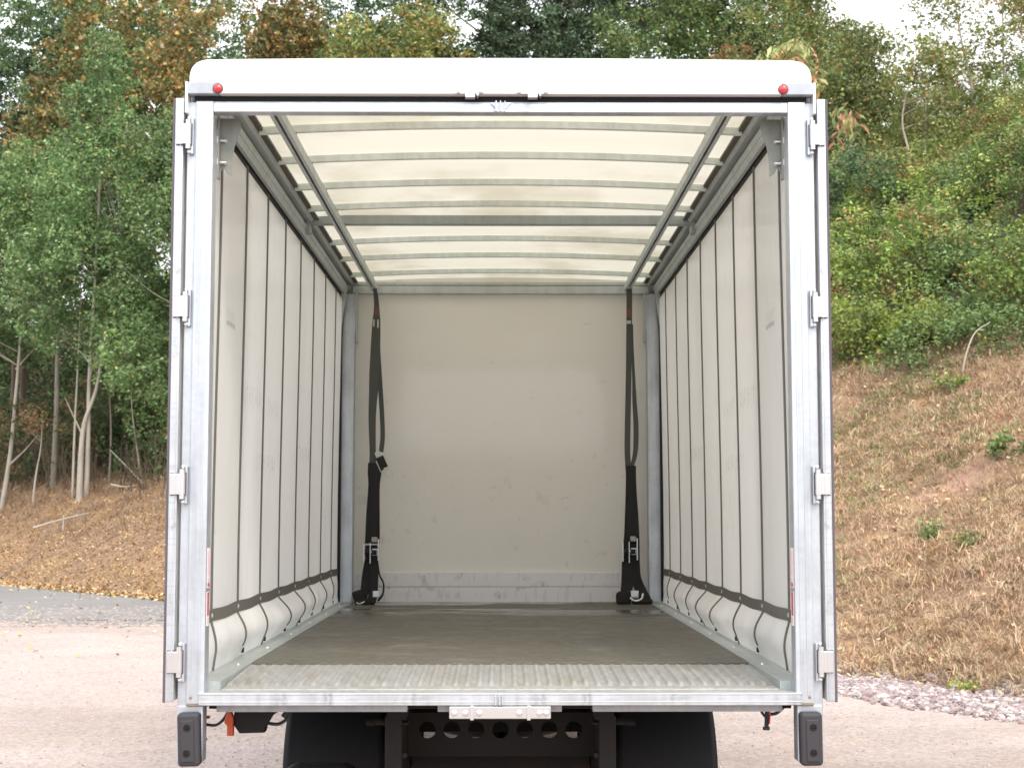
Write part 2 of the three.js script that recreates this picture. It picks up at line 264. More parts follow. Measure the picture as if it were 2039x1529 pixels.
{
  const nt = 420, ns = 90, P = [], U = [], C = [], I = [];
  for (let j = 0; j <= ns; j++) for (let i = 0; i <= nt; i++) {
    const s = -0.5 + 46 * Math.pow(j / ns, 1.6), t = footLen * i / nt, p = bank(t, s); P.push(p.x, p.y, p.z); U.push(t, s);
    const l = smooth(tRight + 3, tLeft - 4, t), b = bareness(t, s), n = fbm(t * 1.3, s * 1.3 + 40, 3);
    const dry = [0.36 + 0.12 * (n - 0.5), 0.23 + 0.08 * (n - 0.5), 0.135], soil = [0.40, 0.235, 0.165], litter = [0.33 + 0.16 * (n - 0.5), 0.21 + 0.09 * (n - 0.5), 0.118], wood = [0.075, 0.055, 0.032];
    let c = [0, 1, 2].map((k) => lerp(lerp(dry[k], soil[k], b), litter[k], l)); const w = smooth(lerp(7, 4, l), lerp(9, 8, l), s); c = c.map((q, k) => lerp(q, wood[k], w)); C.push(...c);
  }
  for (let j = 0; j < ns; j++) for (let i = 0; i < nt; i++) { const a = j * (nt + 1) + i, b = a + 1, c = a + nt + 1, d = c + 1; I.push(a, b, d, a, d, c); }
  const g = new THREE.BufferGeometry(); g.setAttribute('position', new THREE.Float32BufferAttribute(P, 3)); g.setAttribute('uv', new THREE.Float32BufferAttribute(U, 2)); g.setAttribute('color', new THREE.Float32BufferAttribute(C, 3)); g.setIndex(I); g.computeVertexNormals();
  const m = new THREE.Mesh(g, M.bankSoil); m.name = 'embankment'; used.add('embankment'); m.castShadow = m.receiveShadow = true; structure(m); scene.add(m);
}

// ---------------------------------------------------------------- the truck
const truck = thing('curtain_sided_truck', 'white curtain sided truck seen from behind with its rear doors folded open', 'truck');
const Y = (y) => y + EYE;                                // heights below are read from eye level
const both = (g) => [g, mirror(g)];
const pair = (name, geos, mat, parent = truck) => { geos = Array.isArray(geos) ? geos : [geos]; return [mesh(name, geos.map((g) => mirror(g)), mat, parent), mesh(name, geos, mat, parent)]; };

// rear frame: posts, lintel, roof cap, sill
const postFace = ext([[1.146, Y(-0.735)], [1.216, Y(-0.735)], [1.216, Y(1.638)], [1.146, Y(1.638)]], 0.004, -0.085, 0.004);
const posts = pair('rear_post', [
  postFace,
  box(1.214, 1.252, Y(-0.765), Y(1.638), -0.012, -0.07, 0.003),
  box(1.150, 1.250, Y(-0.957), Y(-0.738), 0.0, -0.085, 0.006),
  box(1.164, 1.172, Y(-0.70), Y(1.58), 0.0065, 0.002, 0.001), box(1.189, 1.197, Y(-0.70), Y(1.58), 0.0065, 0.002, 0.001),
], M.galv);
posts.forEach((p, i) => {
  const s = i ? 1 : -1, up = (g) => i ? g : mirror(g);
  const sticker = (y0, y1, red) => mesh('warning_sticker', up(box(1.1445, 1.1465, Y(y0), Y(y1), -0.018, -0.066, 0)), red, p);
  sticker(-0.29, -0.135, M.stickerA); sticker(-0.437, -0.305, M.stickerB);
});
function stickerMap(top, dark) {
  const c = document.createElement('canvas'); c.width = 64; c.height = 256; const x = c.getContext('2d');
  x.fillStyle = '#f4e4e6'; x.fillRect(0, 0, 64, 256); x.fillStyle = dark ? '#b9505c' : '#ecc6ca'; x.fillRect(6, dark ? 12 : 20, 52, dark ? 170 : 160);
  x.fillStyle = '#c4505c'; x.fillRect(4, top, 56, 26); x.fillStyle = '#8d5560'; for (let i = 0; i < 6; i++) x.fillRect(10, 196 + i * 8, 30 + 12 * ((i * 7) % 3) / 2, 3);
  const t = new THREE.CanvasTexture(c); t.colorSpace = THREE.SRGBColorSpace; return t;
}
{
  const a = std({ map: stickerMap(224, false), roughness: 0.5 }), b = std({ map: stickerMap(4, true), roughness: 0.5 });
  truck.traverse((o) => {
    if (o.name !== 'warning_sticker') return;
    const p = o.geometry.attributes.position, uv = o.geometry.attributes.uv; o.geometry.computeBoundingBox(); const B = o.geometry.boundingBox;
    for (let i = 0; i < p.count; i++) uv.setXY(i, (p.getZ(i) - B.min.z) / (B.max.z - B.min.z), (p.getY(i) - B.min.y) / (B.max.y - B.min.y));
    o.material = B.max.y > Y(-0.2) ? a : b;
  });
}
mesh('lintel', [box(-1.146, 1.146, Y(1.593), Y(1.632), 0.006, -0.054, 0.004), box(-1.146, 1.146, Y(1.626), Y(1.638), -0.004, -0.054, 0.002)], M.galv, truck);
mesh('door_seal', box(-1.225, 1.225, Y(1.636), Y(1.664), -0.012, -0.05, 0.002), M.dark, truck);
{ // the white moulded cap above the doors
  const s = new THREE.Shape(), w = 1.243, r = 0.078, y0 = Y(1.708), y1 = Y(1.806);
  s.moveTo(-w, y0); s.lineTo(w, y0); s.lineTo(w, y1 - r); s.quadraticCurveTo(w, y1 - 0.004, w - r, y1); s.quadraticCurveTo(0, y1 + 0.016, -w + r, y1); s.quadraticCurveTo(-w, y1 - 0.004, -w, y1 - r); s.lineTo(-w, y0);
  const g = new THREE.ExtrudeGeometry(s, { depth: 0.14, bevelEnabled: true, bevelSize: 0.012, bevelThickness: 0.012, bevelOffset: -0.012, bevelSegments: 3, curveSegments: 14 });
  const cap = mesh('roof_cap', uvBox(g.translate(0, 0, -0.135)), M.white, truck);
  mesh('cap_trim', box(-1.122, 1.122, Y(1.662), Y(1.7105), 0.03, -0.03, 0.004), M.white, cap);
  pair('cap_corner', box(1.124, 1.246, Y(1.662), Y(1.7085), 0.027, -0.03, 0.003), M.dullGalv, cap);
  pair('corner_angle', box(1.246, 1.257, Y(1.587), Y(1.713), 0.02, -0.05, 0.002), M.white, cap);
}
for (const s of [-1, 1]) { // red marker lamps
  const l = mesh('marker_lamp', dome(0.0185, 0.014, [s * 1.1245, Y(1.6815), 0.031], 20), M.redLens, truck);
  mesh('lamp_base', cyl(0.0205, 0.0205, 0.006, [s * 1.1245, Y(1.6815), 0.031], 'z', 20), M.rubber, l);
}
for (const [x0, x1] of [[-0.185, -0.06], [0.056, 0.197]]) { // lock keepers under the cap
  const k = mesh('lock_keeper', [box(x0, x1, Y(1.6605), Y(1.676), 0.036, 0.026, 0.002), box((x0 + x1) / 2 - 0.02, (x0 + x1) / 2 + 0.02, Y(1.645), Y(1.682), 0.042, 0.0, 0.003), box((x0 + x1) / 2 + 0.026, (x0 + x1) / 2 + 0.034, Y(1.65), Y(1.684), 0.046, 0.0, 0.002)], M.bright, truck);
  for (const x of [x0 + 0.016, x1 - 0.018]) mesh('bolt', dome(0.0095, 0.008, [x, Y(1.669), 0.037], 8), M.bright, k);
}
{ // centre stop on the lintel, with two little gussets
  const tri = (s) => ext([[s * 0.017, Y(1.6315)], [s * 0.042, Y(1.6315)], [s * 0.017, Y(1.605)]].sort(() => 0), 0.008, 0.0135, 0);
  mesh('centre_stop', [box(-0.022, -0.016, Y(1.594), Y(1.637), 0.022, 0.004, 0.001), box(-0.004, 0.001, Y(1.594), Y(1.637), 0.022, 0.004, 0.001), box(0.014, 0.018, Y(1.594), Y(1.637), 0.018, 0.004, 0.001), tri(-1), tri(1)], M.galv, truck);
}
// sill, threshold plate, under rail
const sill = mesh('rear_sill', [box(-1.165, 1.165, Y(-0.738), Y(-0.6985), 0.016, -0.05, 0.003), box(-1.165, 1.165, Y(-0.699), Y(-0.690), 0.018, -0.012, 0.002), box(-1.165, 1.165, Y(-0.7265), Y(-0.7225), 0.0185, 0.01, 0.001)], M.alu, truck);
mesh('sill_step', [box(-1.146, 1.146, Y(-0.72), Y(-0.690), -0.0125, -0.088, 0.002), box(-1.098, 1.098, Y(-0.72), Y(-0.686), -0.0885, -0.19, 0.002)], M.ribs, truck);
{
  const w = 1.098, z0 = -0.191, z1 = -0.862, y0 = Y(-0.688), y1 = Y(-0.667), n = 46;
  const q = sheet((u, v) => { const x = lerp(-w, w, u), ends = smooth(0, 0.04, v) * smooth(1, 0.88, v), z = lerp(z0, z1, v); return [x, lerp(y0, y1, v) + 0.0115 * ends * smooth(-0.35, 0.55, Math.sin(u * n * 2 * Math.PI)) * (0.9 + 0.2 * noise(u * n, v * 5)), z, x, z]; }, n * 12, 20).toNonIndexed();
  const uv = q.attributes.uv; for (let i = 0; i < uv.count; i++) uv.setXY(i, uv.getX(i) * 0.45, uv.getY(i) * 0.9);
  mesh('ribbed_threshold', [q], M.ribs, truck);
}
for (const [a, b] of [[-1.105, -0.363], [-0.245, 0.239], [0.359, 1.10]]) mesh('under_rail', box(a, b, Y(-0.769), Y(-0.7385), -0.04, -0.09, 0.003), M.under, truck);
mesh('sill_back', box(-1.146, 1.146, Y(-0.764), Y(-0.69), -0.10, -0.19, 0.003), M.chassis, truck);

{
  const k = mesh('lock_keeper', [box(-0.198, 0.194, Y(-0.788), Y(-0.741), 0.024, -0.018, 0.004), box(-0.117, -0.103, Y(-0.792), Y(-0.737), 0.034, 0.02, 0.002), box(0.102, 0.116, Y(-0.792), Y(-0.737), 0.034, 0.02, 0.002)], M.bright, truck);
  for (const x of [-0.178, -0.135, -0.082, 0.073, 0.15, 0.176]) mesh('bolt', dome(0.0125, 0.009, [x, Y(-0.766), 0.025], 10), M.bright, k);
  mesh('centre_stop', [box(-0.022, -0.016, Y(-0.737), Y(-0.699), 0.030, 0.014, 0.001), box(-0.006, 0.0, Y(-0.737), Y(-0.699), 0.030, 0.014, 0.001), box(0.004, 0.010, Y(-0.737), Y(-0.699), 0.026, 0.014, 0.001)], M.alu, truck);
}
for (const s of [-1, 1]) { // rubber buffers at the foot of the posts
  const up = (g) => s > 0 ? g : mirror(g);
  const b = mesh('rubber_buffer', up(new RoundedBoxGeometry(0.086, 0.203, 0.06, 4, 0.016).rotateZ(s < 0 ? -0.035 : 0.01).translate(1.1935, Y(-0.862), 0.031)), M.rubber, truck);
  mesh('buffer_pad', up(new RoundedBoxGeometry(0.05, 0.16, 0.012, 3, 0.005).rotateZ(s < 0 ? -0.035 : 0.01).translate(1.196, Y(-0.866), 0.0605)), M.rubber, b);
  for (const y of [-0.815, -0.911]) {
    mesh('bolt_recess', up(new THREE.TorusGeometry(0.0105, 0.0035, 6, 18).translate(1.198, Y(y), 0.067)), M.dark, b);
    mesh('bolt', up(dome(0.0065, 0.004, [1.198, Y(y), 0.0675], 10)), M.chassis, b);
  }
}
// doors, folded right back along the sides, and their hinges
for (const s of [-1, 1]) {
  const up = (g) => s > 0 ? g : mirror(g);
  const d = mesh('rear_door', up(box(1.264, 1.294, Y(-0.722), Y(1.645), 0.0, -1.18, 0.003)), M.white, truck);
  mesh('edge_strip', [up(box(1.2615, 1.2945, Y(-0.724), Y(1.647), 0.016, -0.004, 0.003)), up(box(1.270, 1.274, Y(-0.72), Y(1.64), 0.0185, 0.014, 0.001))], M.alu, d);
  mesh('door_seal', [up(box(1.2946, 1.3055, Y(-0.727), Y(1.645), 0.010, -1.17, 0.002))], M.seal, d);
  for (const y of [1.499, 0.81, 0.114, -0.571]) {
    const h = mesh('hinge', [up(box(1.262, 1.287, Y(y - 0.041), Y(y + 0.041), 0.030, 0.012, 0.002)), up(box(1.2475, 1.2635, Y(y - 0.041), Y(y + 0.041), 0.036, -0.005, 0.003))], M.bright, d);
    mesh('hinge_gap_shade', [up(box(1.260, 1.2895, Y(y - 0.0445), Y(y + 0.0445), 0.0175, 0.0165, 0)), up(box(1.2255, 1.2605, Y(y - 0.045), Y(y + 0.045), 0.0135, 0.0015, 0.001))], M.seal, h);  // added dark backing plates, standing in for the shaded gap outlining each hinge
    mesh('hinge_pin', [up(cyl(0.0125, 0.0125, 0.082, [1.2415, Y(y), 0.024], 'y', 14)), up(cyl(0.010, 0.010, 0.116, [1.2415, Y(y), 0.024], 'y', 12))], M.bright, h);
    mesh('hinge_bracket', up(box(1.2225, 1.233, Y(y - 0.076), Y(y + 0.07), 0.012, -0.014, 0.002)), M.galv, h);
    for (const o of [0.068, -0.069]) mesh('bolt', [up(dome(0.0088, 0.010, [1.2395, Y(y + o), 0.010], 10)), up(cyl(0.006, 0.006, 0.03, [1.2395, Y(y + o), -0.004], 'z', 8))], M.bright, h);
  }
}
// roof: translucent sheet over bows, cross beam, strap tracks
const roofY = (x) => 1.787 - 0.0305 * (x / 1.09) ** 2;
mesh('roof_sheet', sheet((u, v) => { const x = lerp(-1.24, 1.24, u), z = lerp(-0.13, -5.66, v); return [x, Y(roofY(x)) + 0.0035 * Math.sin(z * 10.4 + x), z, u, v]; }, 40, 120), M.roof, truck);
for (const z of [-0.25, -0.86, -1.465, -2.09, -2.67, -3.79, -4.44, -5.15]) {
  const P = [[], []]; for (let i = 0; i <= 24; i++) { const x = lerp(-1.1, 1.1, i / 24); P[0].push([x, Y(roofY(x) - 0.038)]); P[1].push([x, Y(roofY(x) - 0.0055)]); }
  mesh('roof_bow', ext([...P[0], ...P[1].reverse()], z, z - 0.03, 0.002), M.bow, truck);
}
M.beam = std({ color: lin(0.66, 0.68, 0.62), map: galvMap, roughness: 0.55, metalness: 0.3 });
mesh('cross_beam', [box(-1.15, 1.15, Y(1.708), Y(1.764), -3.02, -3.08, 0.006), ...both(box(1.13, 1.155, Y(1.66), Y(1.74), -2.99, -3.11, 0.003))], M.beam, truck);
{
  const c = 0.948, y0 = Y(1.662), y1 = Y(1.707), P = [[-0.0225, y0], [-0.006, y0], [-0.006, y0 + 0.005], [-0.017, y0 + 0.005], [-0.017, y1 - 0.005], [0.017, y1 - 0.005], [0.017, y0 + 0.005], [0.006, y0 + 0.005], [0.006, y0], [0.0225, y0], [0.0225, y1], [-0.0225, y1]];
  const g = [ext(P.map(([x, y]) => [x + c, y]), -0.11, -5.5)];
  for (const z of [-0.25, -0.86, -1.465, -2.09, -2.67, -3.79, -4.44, -5.15]) g.push(box(c - 0.018, c + 0.018, y1 - 0.001, Y(1.730), z - 0.004, z - 0.026, 0.002), box(c + 0.0235 - 0.006, c + 0.0235, y0 + 0.008, y1, z + 0.012, z - 0.04, 0.001), box(c - 0.0235, c - 0.0235 + 0.006, y0 + 0.008, y1, z + 0.012, z - 0.04, 0.001));
  pair('strap_track', g, M.rail);
}
// side rails above and below the curtains
pair('cant_rail', [
  ext([[1.252, Y(1.60)], [1.252, Y(1.735)], [1.24, Y(1.742)], [1.082, Y(1.7505)], [1.080, Y(1.742)], [1.104, Y(1.7395)], [1.106, Y(1.738)], [1.122, Y(1.719)], [1.126, Y(1.7185)], [1.126, Y(1.727)], [1.205, Y(1.727)], [1.205, Y(1.704)], [1.150, Y(1.702)], [1.148, Y(1.698)], [1.1545, Y(1.671)], [1.160, Y(1.671)], [1.160, Y(1.668)], [1.1555, Y(1.668)], [1.166, Y(1.638)], [1.182, Y(1.6355)], [1.182, Y(1.66)], [1.225, Y(1.66)], [1.225, Y(1.60)]], -0.06, -5.64),
], M.rail);
pair('curtain_pole', box(1.183, 1.222, Y(-0.645), Y(1.60), -5.40, -5.46, 0.004), M.dark);
pair('front_side_panel', box(1.205, 1.225, Y(-0.65), Y(1.65), -5.45, -5.6, 0.003), M.rail);
pair('roof_edge_trim', box(1.083, 1.108, Y(1.7325), Y(1.7375), -0.13, -5.55, 0.001), M.brown);
pair('curtain_track', ext([[1.189, Y(1.58)], [1.224, Y(1.58)], [1.224, Y(1.658)], [1.189, Y(1.658)]], -0.09, -5.6), M.dark);
const raves = pair('side_rave', [ext([[1.10, Y(-0.70)], [1.252, Y(-0.70)], [1.252, Y(-0.652)], [1.225, Y(-0.645)], [1.188, Y(-0.645)], [1.172, Y(-0.655)], [1.10, Y(-0.6555)]], -0.09, -5.62)], M.rave);
raves.forEach((rv, i) => { for (const z of [-0.75, -1.6, -2.45, -3.3, -4.15, -5.0]) { const g = new THREE.LatheGeometry([[0.0095, -0.002], [0.0095, 0.002], [0.006, 0.006], [0.0001, 0.007]].map((p) => new THREE.Vector2(...p)), 10).translate(1.142, Y(-0.6535), z); mesh('bolt', i ? g : mirror(g), M.bright, rv); } });
// curtains
const bandY = [-0.395, -0.445], seams = [0, 1, 2, 3, 4, 5, 6, 7, 8].map((k) => 6.1 - (6.50 + 0.651 * k));
function curtainX(z, y) {
  const k = (-z - 0.4) / 0.651, between = Math.sin(Math.PI * k) ** 2, top = smooth(1.6, 1.2, y);
  const wave = top * (between * (0.016 * (noise(Math.floor(k) * 3.7, 1.3) - 0.45) * smooth(-0.45, 0.1, y) + 0.007 * (fbm(z * 3.1 + y * 1.3, y * 1.1 - z * 0.8, 3) - 0.5)) + 0.006 * (fbm(z * 0.6, 4.4, 2) - 0.5));
  let x = lerp(1.2, 1.183, smooth(-0.3, 1.6, y)) + wave;
  if (y < bandY[1]) { const s = (bandY[1] - y) / 0.205, end = smooth(-5.38, -4.7, z); x -= end * 0.052 * Math.pow(Math.sin(Math.PI * clamp(s)), 1.15) * (0.85 + 0.9 * (noise(z * 1.9, 3) - 0.5) + 0.5 * (noise(z * 5.3, y * 6) - 0.5)) + (s > 0.75 ? 0.01 * (s - 0.75) * 4 : 0) - 0.012 * Math.abs(Math.sin(k * Math.PI)) * Math.sin(Math.PI * clamp(s)) * -0.5; }
  return x;
}
for (const s of [-1, 1]) {
  const up = (g) => s > 0 ? g : mirror(g), Z0 = -0.10, Z1 = -5.40;
  const c = mesh('side_curtain', up(sheet((u, v) => { const z = lerp(Z0, Z1, u), y = v < 0.25 ? lerp(-0.65, bandY[1], v / 0.25) : lerp(bandY[1], 1.596, (v - 0.25) / 0.75); return [curtainX(z, y), Y(y), z, u * 2 + (s > 0 ? 0.37 : 0), (y + 0.65) / 2.3]; }, 150, 56).toNonIndexed()), M.curtain, truck);
  const zs = []; for (let i = 0; i <= 90; i++) zs.push(lerp(Z0, Z1, i / 90));
  mesh('webbing_band', up(webbing(zs.map((z) => [curtainX(z, -0.42) - 0.003, Y(-0.42) - 0.006 * Math.sin((-z - 0.4) / 0.651 * Math.PI) ** 2, z]), 0.05, 0.004, [0, 1, 0])), M.strapDark, c);
  seams.forEach((z, k) => {
    if (z < -5.35) return;
    const pts = []; for (let y = 1.612; y > bandY[0]; y -= 0.08) pts.push([curtainX(z, y) - 0.003, Y(y), z]); pts.push([curtainX(z, bandY[0]) - 0.003, Y(bandY[0]), z]);
    const low = []; for (let i = 0; i <= 14; i++) { const y = lerp(bandY[1], -0.648 + 0.05 * (k % 2), i / 14); low.push([curtainX(z, y) - 0.003, Y(y), z]); }
    mesh('curtain_strap', up(webbing(pts, 0.032, 0.004, [0, 0, 1])), M.strapDark, c); mesh('skirt_strap', up(webbing(low, 0.03, 0.004, [0, 0, 1])), M.strapDark, c);
    if (k > 0) mesh('eyelet', up(box(curtainX(z, -0.622) - 0.006, curtainX(z, -0.622) + 0.004, Y(-0.634), Y(-0.612), z - 0.07, z - 0.045, 0.002)), M.dark, c);
    mesh('strap_rivet', up(box(curtainX(z, -0.42) - 0.009, curtainX(z, -0.42) - 0.003, Y(-0.428), Y(-0.412), z - 0.008, z + 0.008, 0.001)), M.rail, c);
  });
  // print on the outside, faintly showing through
  const pr = sheet((u, v) => { const z = lerp(-0.60, -0.83, u), y = lerp(0.80, 0.905, v); return [curtainX(z, y) - 0.0025, Y(y), z, u, v]; }, 6, 4).toNonIndexed();
  for (const [za, zb, ya, yb] of [[-1.1, -1.66, 0.46, 0.63], [-1.78, -2.25, 0.46, 0.61], [-1.5, -2.2, 0.17, 0.32], [-3.0, -3.7, 0.28, 0.42]]) {
    const gh = sheet((u, v) => { const z = lerp(za, zb, u), y = lerp(ya, yb, v); return [curtainX(z, y) - 0.002, Y(y), z, u, v]; }, 10, 4).toNonIndexed();
    mesh('printed_mark', up(gh), M.ghost || (M.ghost = ghostMaterial()), c);
  }
  mesh('printed_mark', up(pr), M.print || (M.print = printMaterial()), c);
}
function ghostMaterial() {                               // lettering on the outer face, too faint to read from inside
  const c = document.createElement('canvas'); c.width = 256; c.height = 128; const x = c.getContext('2d'); x.clearRect(0, 0, 256, 128);
  x.fillStyle = 'rgba(120,114,108,0.08)'; for (let i = 0; i < 9; i++) { x.fillRect(8 + i * 27, 14 + (i * 11) % 9, 8 + (i * 5) % 9, 90 - (i * 17) % 30); if (i % 2) x.fillRect(4 + i * 27, 20 + (i * 7) % 50, 20, 9); }
  const t = new THREE.CanvasTexture(c); t.colorSpace = THREE.SRGBColorSpace; return std({ map: t, transparent: true, roughness: 0.6, side: THREE.DoubleSide });
}
function printMaterial() {
  const c = document.createElement('canvas'); c.width = 256; c.height = 128; const x = c.getContext('2d'); x.clearRect(0, 0, 256, 128);
  x.fillStyle = 'rgba(120,108,115,0.16)'; for (let i = 0; i < 9; i++) x.fillRect(10 + i * 26, 12 + (i % 3) * 4, 9, 44 + (i * 13) % 18);
  x.fillStyle = 'rgba(110,98,102,0.30)'; for (let i = 0; i < 11; i++) x.fillRect(8 + i * 22, 84 - (i * 5) % 9, 15, 26);
  const t = new THREE.CanvasTexture(c); t.colorSpace = THREE.SRGBColorSpace; return std({ map: t, transparent: true, roughness: 0.6, side: THREE.DoubleSide });
}
// front wall
const wallZ = -5.6;
const bulk = mesh('front_bulkhead', (() => { const g = ext((() => { const q = [[-1.20, Y(-0.70)], [1.20, Y(-0.70)]]; for (let i = 0; i <= 20; i++) { const x = lerp(1.2, -1.2, i / 20); q.push([x, Y(roofY(x) - 0.003)]); } return q; })(), wallZ, wallZ - 0.03), p = g.attributes.position, uv = g.attributes.uv; for (let i = 0; i < p.count; i++) uv.setXY(i, (p.getX(i) + 1.2) / 2.4, (p.getY(i) - Y(-0.7)) / 2.44); return g; })(), M.bulkhead, truck);
for (const [y0, y1] of [[-0.66, -0.5455], [-0.5435, -0.438]]) {
  const g = box(-1.11, 1.11, Y(y0), Y(y1), wallZ + 0.022, wallZ + 0.001, 0.004), uv = g.attributes.uv; for (let i = 0; i < uv.count; i++) uv.setXY(i, uv.getX(i) * 0.45 + y0, uv.getY(i) * 1.7);
  mesh('kick_plank', g, M.plank, bulk);
}
mesh('front_header', [box(-1.12, 1.12, Y(1.652), Y(1.708), wallZ + 0.06, wallZ + 0.001, 0.004), box(-1.12, 1.12, Y(1.722), Y(1.745), wallZ + 0.02, wallZ + 0.001, 0.002)], M.rail, truck);
pair('corner_post', [
  ext([[1.097, Y(-0.655)], [1.187, Y(-0.655)], [1.187, Y(1.30)], [1.165, Y(1.64)], [1.085, Y(1.64)], [1.085, Y(1.38)], [1.097, Y(1.2)]], wallZ + 0.13, wallZ + 0.002, 0.003),
], M.galv);
pair('corner_bracket', [ext([[1.148, Y(1.66)], [1.215, Y(1.66)], [1.215, Y(1.28)], [1.192, Y(1.33)]], wallZ + 0.20, wallZ + 0.185), box(1.078, 1.084, Y(1.28), Y(1.65), wallZ + 0.14, wallZ + 0.02, 0.001)], M.rail);
M.rust = std({ color: lin(0.26, 0.17, 0.10), roughness: 0.9 });
pair('weld_seam', [tube([[1.152, Y(-0.737), 0.004], [1.18, Y(-0.7385), 0.0045], [1.214, Y(-0.737), 0.004]], 0.0035, 6), tube([[1.149, Y(-0.735), 0.006], [1.149, Y(-0.71), 0.006]], 0.003, 6), dome(0.006, 0.003, [1.198, Y(-0.709), 0.0045], 8)], M.rust);
// gussets in the rear top corners
{
  const pl = [[1.148, Y(1.60)], [1.066, Y(1.60)], [1.056, Y(1.565)], [1.066, Y(1.535)], [1.082, Y(1.485)], [1.090, Y(1.44)], [1.092, Y(1.36)], [1.112, Y(1.375)], [1.126, Y(1.40)], [1.148, Y(1.36)]];
  const g = pair('corner_gusset', [ext(pl, -0.125, -0.129), box(1.138, 1.1455, Y(1.345), Y(1.595), -0.086, -0.122, 0.001)], std({ color: lin(0.44, 0.43, 0.36), map: galvMap, roughness: 0.6, metalness: 0.2 }));
  g.forEach((m, i) => { for (const y of [1.505, 1.415]) { const q = [dome(0.0095, 0.012, [1.118, Y(y), -0.124], 8), cyl(0.006, 0.006, 0.03, [1.128, Y(y), -0.112], 'x', 8), box(1.1425, 1.1455, Y(y - 0.012), Y(y + 0.012), -0.084, -0.10, 0.001)]; mesh('wing_bolt', i ? q : q.map(mirror), M.bright, m); } });
}
// floor boards
for (const [z0, z1] of [[-0.863, -3.29], [-3.293, -5.598]]) {
  const g = box(-1.098, 1.098, Y(-0.69), Y(-0.6565), z0, z1, 0.002), p = g.attributes.position, uv = g.attributes.uv; for (let i = 0; i < p.count; i++) uv.setXY(i, p.getX(i) / 2.2 + 0.5, (p.getZ(i) + 5.6) / 4.75);
  mesh('floor_board', g, M.deck, truck);
}
// chassis, running gear, lamps
pair('chassis_rail', box(0.40, 0.47, 0.60, 0.90, -0.32, -5.5, 0.006), M.chassis);
{
  const holes = []; for (let i = -3; i <= 3; i++) holes.push([i * 0.105 + 0.0, 0.792, 0.036]);
  mesh('cross_member', [ext([[-0.4, 0.68], [0.4, 0.68], [0.4, 0.865], [-0.4, 0.865]], -0.70, -0.708, 0, holes), box(-0.4, 0.4, 0.50, 0.68, -0.9, -0.98, 0.01)], M.chassis, truck);
}
pair('spring_hanger', [
  ext([[0.375, 0.915], [0.455, 0.935], [0.46, 0.90], [0.385, 0.885]], -0.30, -0.42, 0.002), box(0.415, 0.427, 0.45, 0.90, -0.34, -0.42, 0.002), box(0.375, 0.475, 0.862, 0.872, -0.33, -0.43, 0.002),
  cyl(0.012, 0.012, 0.05, [0.485, 0.868, -0.38], 'x', 10), cyl(0.011, 0.011, 0.03, [0.39, 0.74, -0.345], 'z', 8), cyl(0.011, 0.011, 0.03, [0.45, 0.74, -0.345], 'z', 8), cyl(0.010, 0.010, 0.03, [0.44, 0.80, -0.345], 'z', 8),
], M.chassis);
pair('spring_bracket', [box(0.40, 0.53, 0.845, 0.862, -0.45, -0.50, 0.003), cyl(0.014, 0.014, 0.03, [0.545, 0.855, -0.47], 'x', 8), box(0.30, 0.375, 0.55, 0.56, -0.40, -0.5, 0.002), box(0.33, 0.342, 0.45, 0.66, -0.42, -0.48, 0.002)], M.chassis);
mesh('bumper_bar', [box(-0.36, 0.36, 0.53, 0.60, -0.62, -0.68, 0.01)], M.dark, truck);
